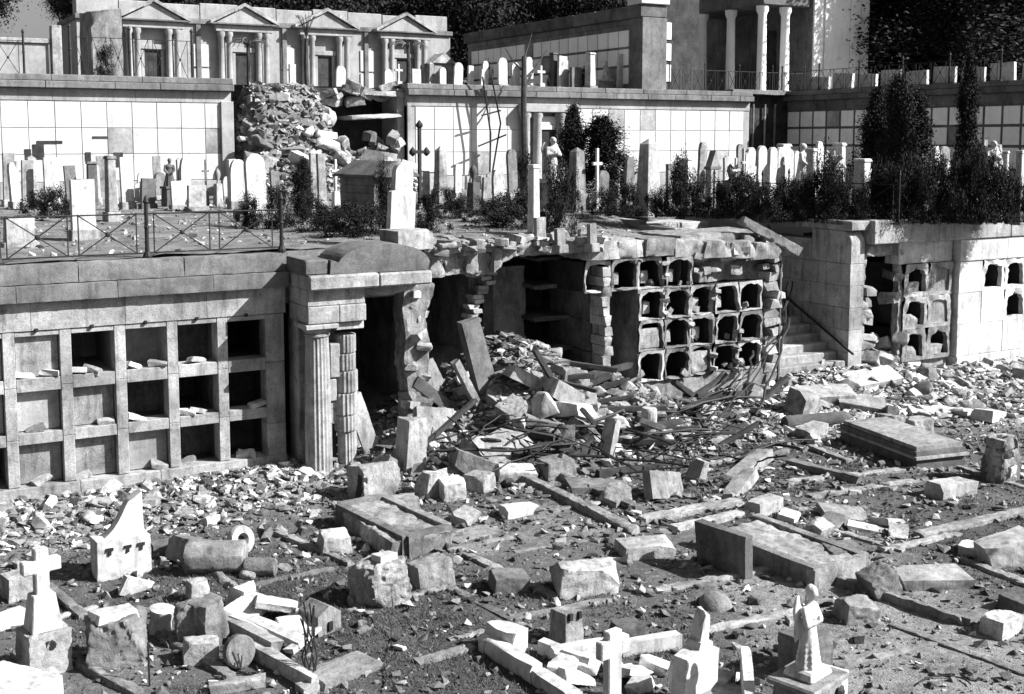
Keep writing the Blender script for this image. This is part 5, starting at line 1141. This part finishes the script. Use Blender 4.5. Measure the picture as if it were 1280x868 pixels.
TM = [(105, 300, 225, 30, 'slab', 'marble', 'tall white slab headstone with two dots behind the iron fence'), (24, 309, 272, 36, 'slab', 'pale', 'low pale slab headstone at the left end of the iron fence'), (140, 277, 196, 12, 'pillar', 'grey', 'grey pillar right behind the tall white slab headstone'),
      (66, 262, 196, 18, 'slab', 'marble', 'white slab standing against the plaque wall at far left'), (160, 262, 196, 16, 'slab', 'marble', 'white slab between the grey pillar and the plaque wall'), (35, 262, 200, 14, 'slab', 'grey', 'grey narrow headstone left of the white slab at far left'),
      (12, 258, 190, 14, 'slab', 'pale', 'pale headstone at the left edge of the middle terrace'), (185, 262, 224, 18, 'slab', 'dark', 'small dark stone left of the dark statue'), (213, 258, 197, 16, 'statue', 'dark', 'dark little statue on a white block before the plaque wall'),
      (224, 262, 226, 20, 'slab', 'marble', 'white block by the dark little statue'), (246, 264, 232, 24, 'slab', 'pale', 'low pale stone right of the dark little statue'), (273, 258, 210, 10, 'urn', 'pale', 'slender urn stone left of the white arched pair'),
      (298, 262, 200, 22, 'point', 'marble', 'white pointed headstone left of the round-topped one by the avalanche'), (321, 266, 193, 27, 'arch', 'marble', 'round-topped white headstone in front of the avalanche'), (392, 262, 190, 9, 'slab', 'pale', 'thin pale slab leaning before the avalanche'),
      (403, 264, 193, 11, 'slab', 'grey', 'grey narrow upright slab before the avalanche'), (420, 258, 200, 13, 'cross', 'marble', 'white cross headstone before the avalanche'), (500, 304, 192, 38, 'shoulder', 'marble', 'large white round-headed monument on a stone plinth above the pediment'),
      (525, 262, 158, 22, 'icross', 'iron', 'black iron cross with pointed ends behind the tomb house'), (551, 255, 183, 15, 'obelisk', 'pale', 'pale obelisk right of the black iron cross'), (592, 262, 205, 14, 'urn', 'dark', 'dark pedestal with an urn left of the pale pointed headstone'),
      (607, 258, 222, 12, 'slab', 'grey', 'grey low slab between dark urn pedestal and pointed headstone'), (624, 264, 211, 19, 'point', 'pale', 'pale pointed headstone in the centre of the middle terrace'), (641, 248, 186, 15, 'arch', 'grey', 'grey round-topped headstone behind the pale pointed one'),
      (667, 296, 197, 12, 'pillar', 'marble', 'slim white pillar in front of the doorway'), (690, 262, 171, 20, 'statue', 'marble', 'white statue before the dark doorway'), (721, 262, 186, 20, 'obelisk', 'grey', 'mottled grey obelisk right of the doorway'), (746, 262, 185, 17, 'cross', 'marble', 'white stone cross in front of the dark cypress pair'),
      (675, 298, 262, 16, 'slab', 'grey', 'low grey stump at the foot of the slim white pillar'), (740, 298, 268, 12, 'slab', 'pale', 'low pale stump near the stairwell kerb'), (700, 300, 275, 14, 'slab', 'grey', 'grey stump between the slim pillar and the stairwell'),
      (785, 262, 196, 14, 'arch', 'grey', 'grey weathered arched stone left of the tall pale monument'), (810, 266, 174, 25, 'obelisk', 'pale', 'tall broad pale monument in the middle of the terrace'), (838, 262, 206, 14, 'slab', 'grey', 'grey slab right of the tall broad monument'),
      (876, 250, 178, 14, 'point', 'pale', 'pale pointed headstone behind the pedimented stone'), (890, 262, 188, 18, 'pediment', 'pale', 'pale pedimented headstone behind the low grave fence'), (912, 256, 205, 12, 'urn', 'grey', 'grey urn stone right of the pedimented headstone'),
      (935, 256, 184, 22, 'shoulder', 'marble', 'leftmost of the white headstone cluster by the dark corner'), (951, 254, 182, 18, 'arch', 'marble', 'white arched headstone in the cluster by the dark corner'), (969, 262, 184, 34, 'double', 'marble', 'white double arched headstone by the dark corner'),
      (984, 254, 186, 16, 'arch', 'marble', 'rightmost white arched headstone in the cluster by the dark corner'), (1001, 262, 178, 18, 'statue', 'marble', 'white statue right of the white double headstone'), (1025, 252, 176, 13, 'point', 'marble', 'white pointed headstone left of the dark cypress'),
      (1048, 258, 192, 16, 'statue', 'pale', 'pale statue half hidden by dark shrubs'), (1076, 272, 198, 17, 'pillar', 'marble', 'bright white broken pillar left of the dark cypress'), (1150, 262, 186, 14, 'point', 'marble', 'white pointed stone glimpsed between the dark trees'),
      (1170, 258, 184, 12, 'point', 'marble', 'second white pointed stone glimpsed between the dark trees'), (1238, 262, 175, 22, 'statue', 'marble', 'white statue among the shrubs at the right'), (1256, 262, 200, 12, 'cross', 'marble', 'white cross among the shrubs at the right'),
      (1272, 276, 188, 9, 'pillar', 'marble', 'thin white post at the right edge'), (850, 255, 215, 12, 'cross', 'marble', 'small white cross left of the pedimented headstone'), (770, 252, 205, 10, 'slab', 'marble', 'small white slab beneath the cypress pair'),
      (572, 248, 205, 10, 'arch', 'marble', 'small white arched stone right of the pale obelisk'), (120, 256, 205, 12, 'arch', 'marble', 'white arched stone beside the grey pillar'), (90, 256, 208, 14, 'slab', 'grey', 'grey slab left of the tall white headstone'),
      (345, 264, 215, 12, 'slab', 'dark', 'dark stone right of the round-topped white headstone'), (258, 258, 200, 10, 'cross', 'grey', 'grey cross before the left plaque wall')]
for q in TM: mon(*q)
rc_ = random.Random(41); KIND = {'arch': 'round-topped', 'slab': 'square-topped', 'point': 'pointed', 'cross': 'cross-topped', 'gable': 'gabled', 'pillar': 'pillar-like'}
for i in range(84):
    px = rc_.choice([rc_.uniform(530, 900), rc_.uniform(900, 1075), rc_.uniform(10, 330), rc_.uniform(1080, 1275), rc_.uniform(900, 1275)]); pb_ = rc_.uniform(247, 261); k = rc_.choice(list(KIND)); m = rc_.choice(['marble', 'marble', 'marble', 'pale', 'grey'])
    t = mon(px, pb_, pb_ - (rc_.uniform(26, 60) if px < 900 else rc_.uniform(48, 76)), rc_.uniform(9, 18), k, m, {'marble': 'white ', 'pale': 'pale ', 'grey': 'grey '}[m] + KIND[k] + ' grave marker in the crowd before the ' + ('left plaque wall' if px < 340 else 'central plaque wall' if px < 930 else 'shaded right wing'), rz=rc_.uniform(-5, 35), seed=i); t['group'] = 'crowded grave markers of the middle terrace'
# plinth under the large monument and the tomb house behind it
p = G(504, 308, T1); block_ = tag(link('stone_plinth', stone_mesh(.80, .6, .36, 33, 1, .2, .02), M['pale'], None, (p[0] + .03, p[1] - .05, T1 - .05), (0, 0, R(14))), 'veined pale plinth in front of the large white monument', 'plinth')
p = G(492, 272, T1); th = empty('tomb_house', (p[0], p[1], T1), R(10), 'small grey tomb house with a gabled roof behind the large white monument', 'tomb')
s = mpp(p); W_, H_ = 58 * s, 50 * s
for i in range(5): blocks(th, 'wall_stone', M['cornice'], -W_ / 2, W_ / 2, 0, 1.6, i * H_ / 5 - (.1 if i == 0 else 0), (i + 1) * H_ / 5, .5, 80 + i)
MB().prism([(-W_ * .58, H_), (W_ * .58, H_), (W_ * .58, H_ + .06), (0, H_ + .42), (-W_ * .58, H_ + .06)], -.18, 1.8).build('roof', M['dark'], th, bevel=.015); MB().box(-.3, .3, -.03, .01, 0, H_ * .75).build('door', M['near_black'], th)
# upper terrace headstones along the edge
UT = [(572, 78, 14, 'arch', 'marble', 'white arched headstone left end of the upper row'), (588, 82, 8, 'slab', 'marble', 'narrow white slab, second in the upper row'), (605, 76, 12, 'shoulder', 'marble', 'white headstone, third in the upper row'), (628, 72, 15, 'arch', 'marble', 'white round-topped headstone beside the bent lamp frame'),
      (645, 78, 13, 'arch', 'marble', 'white headstone right of the round-topped one in the upper row'), (660, 71, 15, 'shoulder', 'marble', 'bright shouldered headstone near the dark mast'), (676, 82, 14, 'cross', 'marble', 'white cross right of the dark mast on the upper terrace'), (692, 66, 8, 'pillar', 'dark', 'dark slim pillar in the upper row'),
      (703, 70, 16, 'slab', 'marble', 'broad white slab in the middle of the upper row'), (720, 84, 18, 'slab', 'dark', 'dark low stone in the upper row'), (738, 66, 10, 'pillar', 'marble', 'white pillar in the right part of the upper row'), (757, 76, 13, 'statue', 'marble', 'white statue in the right part of the upper row'), (777, 67, 15, 'arch', 'marble', 'tall white arched headstone, second from the corner pier'),
      (795, 64, 16, 'point', 'marble', 'tall white pointed headstone next to the corner pier'), (485, 86, 12, 'arch', 'marble', 'white headstone above the torn cornice of the middle wall'), (498, 80, 12, 'cross', 'marble', 'white cross near the small palm'), (520, 86, 14, 'slab', 'marble', 'white slab right of the small palm'), (538, 78, 10, 'obelisk', 'pale', 'pale obelisk in front of the tiny chapel'),
      (553, 84, 10, 'arch', 'marble', 'little white arched stone in front of the tiny chapel'), (820, 88, 10, 'cross', 'marble', 'small white cross at the foot of the dark end wall'), (425, 82, 14, 'arch', 'marble', 'white arched stone above the avalanche'), (365, 80, 9, 'slab', 'marble', 'white slab before the third chapel')]
for i, (px, pt, wpx, kind, m, lab) in enumerate(UT):
    Y = 44.4 + (i * 37 % 10) * .12
    if px < 500: Y = 46 + (i % 3)
    p = Wy(px, pt, Y); s = mpp(p); monument((p[0], Y, T2), 14, kind, wpx * s, p[2] - T2, m, lab, i)
for i in range(9):                                                       # little tablets along the top of the right wing
    y = 42.5 - i * 1.45; monument((40.6, y, 8.1), -75, 'slab', .95, .75 + .1 * (i % 2), 'marble', ['first', 'second', 'third', 'fourth', 'fifth', 'sixth', 'seventh', 'eighth', 'ninth'][i] + ' low white tablet on top of the right wing, counted from the pavilion', i)
# dark corner between back wall and wing
ck = empty('corner_wall', (36.3, WB + .9, T1), 0, 'dark recessed corner wall between the plaque walls', 'wall')
MB().box(0, 3.3, 0, .4, -.1, 4.0).build('wall_body', M['near_black'], ck); MB().box(-.3, 3.2, -.1, .5, 4.01, 4.25).build('coping_stone', M['cornice'], ck, bevel=.02)
for x in (.9, 1.6, 2.2): MB().tube([(x, -.12, 0), (x, -.12, 3.6)], .05, 8).build('drain_pipe', M['grey'], ck)
# mast, bent lamp frame
ms_ = empty('dark_mast', Wy(655, 250, 41.2), 0, 'dark bare tree trunk standing before the doorway of the plaque wall', 'tree'); ms_.location.z = T1
MB().tube([(0, 0, -.1), (.03, 0, 1.5), (-.02, 0, 3.2), (.0, 0, 5.2)], .16, 8, .10).build('trunk', M['bark'], ms_)
for a, z0, dx, dz in ((0, 4.3, 1.1, 1.2), (1, 4.6, -.8, .9), (2, 5.1, .4, 1.0), (3, 3.9, .5, .8)): MB().tube([(0, 0, z0), (dx * .5, .1, z0 + dz * .4), (dx, .1, z0 + dz)], .05, 5, .02).build('limb', M['bark'], ms_)
lf = empty('bent_lamp_frame', Wy(612, 245, 41.8), 0, 'bent thin iron frame with a slanting bar before the white plaques', 'iron frame'); lf.location.z = T1
for a in ([(0, 0, 0), (.05, 0, 2.2), (-.3, 0, 4.4)], [(0, 0, 0), (.5, 0, 2.6), (.1, 0, 4.4)], [(-.5, 0, 1.7), (.75, 0, 2.15)], [(-.35, 0, 2.9), (.5, 0, 3.1)]): MB().tube(a, .035, 6).build('bar', M['iron'], lf)
# ------------------------------------------------------------------ trees and shrubs
def leafmesh(name, pts, ls, seed):
    r = np.random.default_rng(seed); n = len(pts); P = np.array(pts)
    a = r.normal(size=(n, 3)); a /= np.linalg.norm(a, axis=1)[:, None]; b = np.cross(a, r.normal(size=(n, 3))); b /= np.linalg.norm(b, axis=1)[:, None]
    s = ls * r.uniform(.5, 1.3, size=(n, 1)); c = np.cross(a, b)
    V_ = np.stack([P - b * s * .5, P + c * s * .28, P + b * s * .5, P - c * s * .28], 1).reshape(-1, 3)
    me = bpy.data.meshes.new(name); me.from_pydata(V_.tolist(), [], np.arange(4 * n).reshape(-1, 4).tolist()); return me
def crown_cypress(n, seed, ht, rad):
    r = random.Random(seed); pts = []; cl = []
    for _ in range(150):
        t = r.random() ** .8; rr_ = rad * (min(1, t * 6 + .25)) * (1 - t) ** .55 * r.uniform(.35, 1.3) * (1 + .35 * math.sin(t * 17 + seed)); a = r.uniform(0, 6.3)
        cl.append((rr_ * math.cos(a), rr_ * math.sin(a), ht * (.06 + .94 * t), rad * r.uniform(.12, .3)))
    for _ in range(n):
        x, y, z, q = cl[r.randrange(150)]; pts.append((x + r.gauss(0, q * .6), y + r.gauss(0, q * .6), z + r.gauss(0, q * 1.5)))
    return pts
def crown_broad(n, seed, rx, rz_, nc=60):
    r = random.Random(seed); pts = []; cl = []
    for _ in range(nc):
        v = Vector((r.gauss(0, 1), r.gauss(0, 1), r.gauss(0, 1))).normalized() * r.uniform(.45, 1)
        cl.append((v.x * rx, v.y * rx, v.z * rz_, rx * r.uniform(.12, .26)))
    for _ in range(n):
        x, y, z, q = cl[r.randrange(nc)]; pts.append((x + r.gauss(0, q), y + r.gauss(0, q), z + r.gauss(0, q * .8)))
    return pts
CYP = [leafmesh('crown', crown_cypress(26000, i, 1, .17), .021, i) for i in range(3)]
BRD = [leafmesh('crown', crown_broad(26000, 10 + i, 1, .8), .065, 10 + i) for i in range(3)]
def crown_shrub(n, seed):
    r = random.Random(seed); cl = []; pts = []
    for _ in range(40):
        a = r.uniform(0, 6.3); z = r.uniform(0, 1.15) ** 1.2; q = (1 - .5 * min(z, 1)) * r.uniform(.2, 1.25); cl.append((q * math.cos(a), q * math.sin(a), z * r.uniform(.75, 1.1), r.uniform(.06, .2)))
    for _ in range(n):
        x, y, z, q = cl[r.randrange(40)]; z = max(0, z * r.uniform(.75, 1) + r.gauss(0, q * .6)); pts.append((x + r.gauss(0, q), y + r.gauss(0, q), z))
    return pts
SHR = [leafmesh('foliage', crown_shrub(9000, 20 + i), .062, 20 + i) for i in range(4)]
TRK = MB().tube([(0, 0, -.1), (.01, 0, .3), (0, .01, .7)], .028, 7, .012).mesh('trunk')
CYPB = [leafmesh('crown', crown_cypress(42000, 50 + i, 1, .17), .011, 50 + i) for i in range(2)]
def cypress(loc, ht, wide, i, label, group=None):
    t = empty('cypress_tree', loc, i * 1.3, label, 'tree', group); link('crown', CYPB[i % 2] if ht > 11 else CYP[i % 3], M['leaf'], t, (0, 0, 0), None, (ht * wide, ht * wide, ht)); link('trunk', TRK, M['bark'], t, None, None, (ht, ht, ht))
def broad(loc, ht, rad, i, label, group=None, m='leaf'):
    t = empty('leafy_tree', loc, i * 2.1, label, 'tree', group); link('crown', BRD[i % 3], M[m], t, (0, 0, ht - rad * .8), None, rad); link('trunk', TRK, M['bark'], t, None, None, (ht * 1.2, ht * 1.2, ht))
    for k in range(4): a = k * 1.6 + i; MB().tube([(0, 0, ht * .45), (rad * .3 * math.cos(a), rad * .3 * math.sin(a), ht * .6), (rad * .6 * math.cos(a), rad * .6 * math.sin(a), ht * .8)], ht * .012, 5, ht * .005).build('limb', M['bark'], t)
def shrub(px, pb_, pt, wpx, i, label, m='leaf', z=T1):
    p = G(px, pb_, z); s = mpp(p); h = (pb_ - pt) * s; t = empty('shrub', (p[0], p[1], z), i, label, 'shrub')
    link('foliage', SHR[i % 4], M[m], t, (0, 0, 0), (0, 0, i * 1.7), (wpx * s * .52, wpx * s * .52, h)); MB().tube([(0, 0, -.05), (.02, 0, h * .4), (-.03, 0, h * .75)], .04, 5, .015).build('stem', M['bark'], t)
def cyp_px(px, pb_, pt, wide, i, label, z=T1, Y=None):
    p = G(px, pb_, z) if Y is None else Wy(px, 100, Y); s = mpp(p)
    q = Wy(px, pt, p[1]); cypress((p[0], p[1], z), q[2] - z, wide, i, label)
cyp_px(1118, 268, 104, .85, 0, 'tall dark cypress in front of the right-hand wing')
cyp_px(1205, 270, 84, .55, 1, 'slender dark cypress with a bare stem near the right edge')
cyp_px(1092, 262, 120, 1.0, 2, 'narrow dark cypress left of the tall one at the right')
cyp_px(1142, 264, 130, 1.2, 1, 'ragged dark cypress right of the tall one')
cyp_px(716, 256, 140, 1.2, 2, 'dark cypress right of the doorway, left one of a pair'); cyp_px(752, 256, 152, 1.9, 0, 'bushy dark cypress right of the doorway, right one of a pair')
cyp_px(380, 278, 205, 1.3, 1, 'small black conical cypress before the avalanche')
SH = [(352, 286, 236, 44, 'dark shrub left of the small conical cypress'), (448, 296, 256, 78, 'low dark shrub left of the large white monument'), (480, 290, 212, 34, 'dark shrub against the left side of the large white monument'), (536, 290, 244, 44, 'dark shrub right of the large white monument'), (655, 268, 196, 24, 'dark shrub beside the slim white pillar'), (634, 284, 244, 84, 'black low bush spreading below the pale pointed headstone'),
      (694, 292, 212, 44, 'leafy dark shrub right of the slim white pillar'), (850, 270, 206, 46, 'dark rounded shrub right of the grey slab'), (922, 272, 220, 62, 'black shrub below the white headstone cluster'), (968, 276, 228, 62, 'black shrub under the double headstone'), (1030, 276, 200, 52, 'tall black shrub left of the white broken pillar'), (1055, 278, 228, 40, 'low black shrub in front of the pale statue'),
      (1012, 276, 222, 26, 'black shrub right of the white statue'), (1105, 276, 205, 40, 'dense black shrub at the foot of the tall cypress'), (1135, 276, 200, 46, 'black shrub right of the tall cypress foot'), (1168, 276, 206, 48, 'black shrub between the two cypresses'), (1200, 278, 206, 44, 'black shrub around the slender cypress'), (1228, 276, 190, 50, 'high dark shrub before the white statue at the right'),
      (1258, 276, 222, 40, 'dark shrub below the white cross at the right'), (715, 266, 222, 24, 'dark shrub at the foot of the mottled obelisk'), (782, 270, 232, 36, 'dark low bush left of the tall broad monument'), (60, 272, 236, 60, 'dark weeds bank at the left of the middle terrace'), (310, 284, 246, 40, 'dark low bush below the round-topped headstone'), (412, 290, 258, 70, 'dark low bush below the avalanche'),
      (560, 262, 236, 26, 'small dark bush behind the black iron cross'), (1090, 276, 215, 30, 'dark shrub next to the white broken pillar')]
for i, (px, pb_, pt, wpx) in enumerate([(872, 270, 226, 40), (898, 272, 232, 40), (945, 274, 230, 44), (992, 276, 226, 44), (1042, 278, 222, 44), (1075, 278, 236, 36), (1120, 278, 214, 50), (1152, 278, 206, 46), (1185, 278, 210, 46), (1216, 278, 204, 46), (1244, 278, 212, 44), (1274, 276, 222, 40), (575, 272, 246, 40), (608, 278, 252, 46), (668, 284, 236, 30), (760, 268, 236, 40), (820, 270, 240, 34)]):
    SH.append((px, pb_, pt, wpx, ['first', 'second', 'third', 'fourth', 'fifth', 'sixth', 'seventh', 'eighth', 'ninth', 'tenth', 'eleventh', 'twelfth'][i] + ' shrub from the left in the black hedge along the right terrace edge' if i < 12 else ['black bush right of the pale obelisk', 'black bush before the dark urn pedestal', 'black bush at the foot of the slim white pillar', 'black bush under the cypress pair', 'black bush at the foot of the tall broad monument'][i - 12]))
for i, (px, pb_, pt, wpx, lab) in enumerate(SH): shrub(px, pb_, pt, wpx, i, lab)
for i, (px, pt, wpx, lab) in enumerate([(610, 80, 18, 'dark shrub between white headstones on the upper terrace'), (690, 88, 14, 'small dark shrub by the dark slim pillar on the upper terrace'), (730, 88, 14, 'small dark shrub right of the low dark stone on the upper terrace'), (820, 80, 20, 'dark shrub at the corner pier on the upper terrace'), (130, 60, 30, 'grey shrub at the left end of the chapel row')]):
    p = Wy(px, 106, 45.6); s = mpp(p); h = Wy(px, pt, 45.6)[2] - T2; t = empty('shrub', (p[0], 45.6, T2), i, lab, 'shrub'); link('foliage', SHR[i % 4], M['leaf'], t, (0, 0, 0), (0, 0, i * 1.7), (wpx * s * .5, wpx * s * .5, h))
# small palms before the chapels
PALM = []
for k in range(16):
    a = k * .39 + rnd.uniform(-.1, .1); u = rnd.uniform(.3, 1); q = [(.0, 0), (.35, .28 * u), (.7, .22 * u), (.95, -.15 + .1 * u)]
    PALM.append([(x * math.cos(a), x * math.sin(a), z) for x, z in q])
for i, (px, pt, Y, lab) in enumerate([(510, 58, 52, 'small palm in front of the fourth chapel'), (310, 56, 52, 'small palm hanging before the second chapel door'), (383, 48, 50, 'spiky bare little tree before the third chapel')]):
    p = Wy(px, pt, Y); h = p[2] - T2; t = empty('palm_tree', (p[0], Y, T2), i, lab, 'tree'); MB().tube([(0, 0, -.1), (.05, 0, h * .5), (0, 0, h)], .11, 8, .08).build('trunk', M['bark'], t)
    for q in PALM:
        mb = MB(); sc_ = 1.0 if i < 2 else .8; up = 0 if i < 2 else 1.1
        mb.tube([(x * sc_ * (1 - .4 * (i == 2)), y * sc_ * (1 - .4 * (i == 2)), h + z + up * math.hypot(x, y)) for x, y, z in q], .035 if i < 2 else .02, 4, .01); mb.build('frond', M['leafm'] if i < 2 else M['bark'], t)
# background trees
for i, (px, Y, ht, rad, lab) in enumerate([(-40, 70, 7.8, 2.4, 'dark tree at the top left corner'), (90, 78, 7.4, 1.3, 'leafy tree over the low walled tomb at the top left'), (118, 66, 6.6, 1.6, 'leafy tree at the left end of the chapel row')]):
    p = Wy(px, 90, Y); broad((p[0], Y, T2 - .1), ht, rad, i, lab)
for i, px in enumerate([215, 262, 320, 380, 445, 505, 560, 615, 670, 725, 775]):
    Y = 76 + (i % 3) * 4; p = Wy(px, 90, Y); broad((p[0], Y, T2 - .1), 7.6 + (i % 2) * .9 + (2.2 if px > 470 else 0), 4.6, i, ['first', 'second', 'third', 'fourth', 'fifth', 'sixth', 'seventh', 'eighth', 'ninth', 'tenth', 'eleventh'][i] + ' dark tree from the left in the belt behind the chapel row', 'trees behind the chapels')
for i, px in enumerate([1106, 1120, 1137, 1158, 1178, 1196, 1212, 1228]):
    X = 52 + (i % 2) * 3.5; p = Vx(px, 90, X); cypress((p[0], p[1], 7.9), 13.5 + (i * 5 % 4), 1.75, i, ['first', 'second', 'third', 'fourth', 'fifth', 'sixth', 'seventh', 'eighth'][i] + ' dark cypress from the pavilion in the row above the right wing', 'cypresses above the right wing')
for i, px in enumerate([1110, 1145, 1180, 1212]):
    X = 59; p = Vx(px, 90, X); broad((p[0], p[1], 7.9), 10, 3.6, i, ['first', 'second', 'third', 'fourth'][i] + ' broad dark tree from the pavilion behind the cypress row', 'broad trees behind the cypresses')
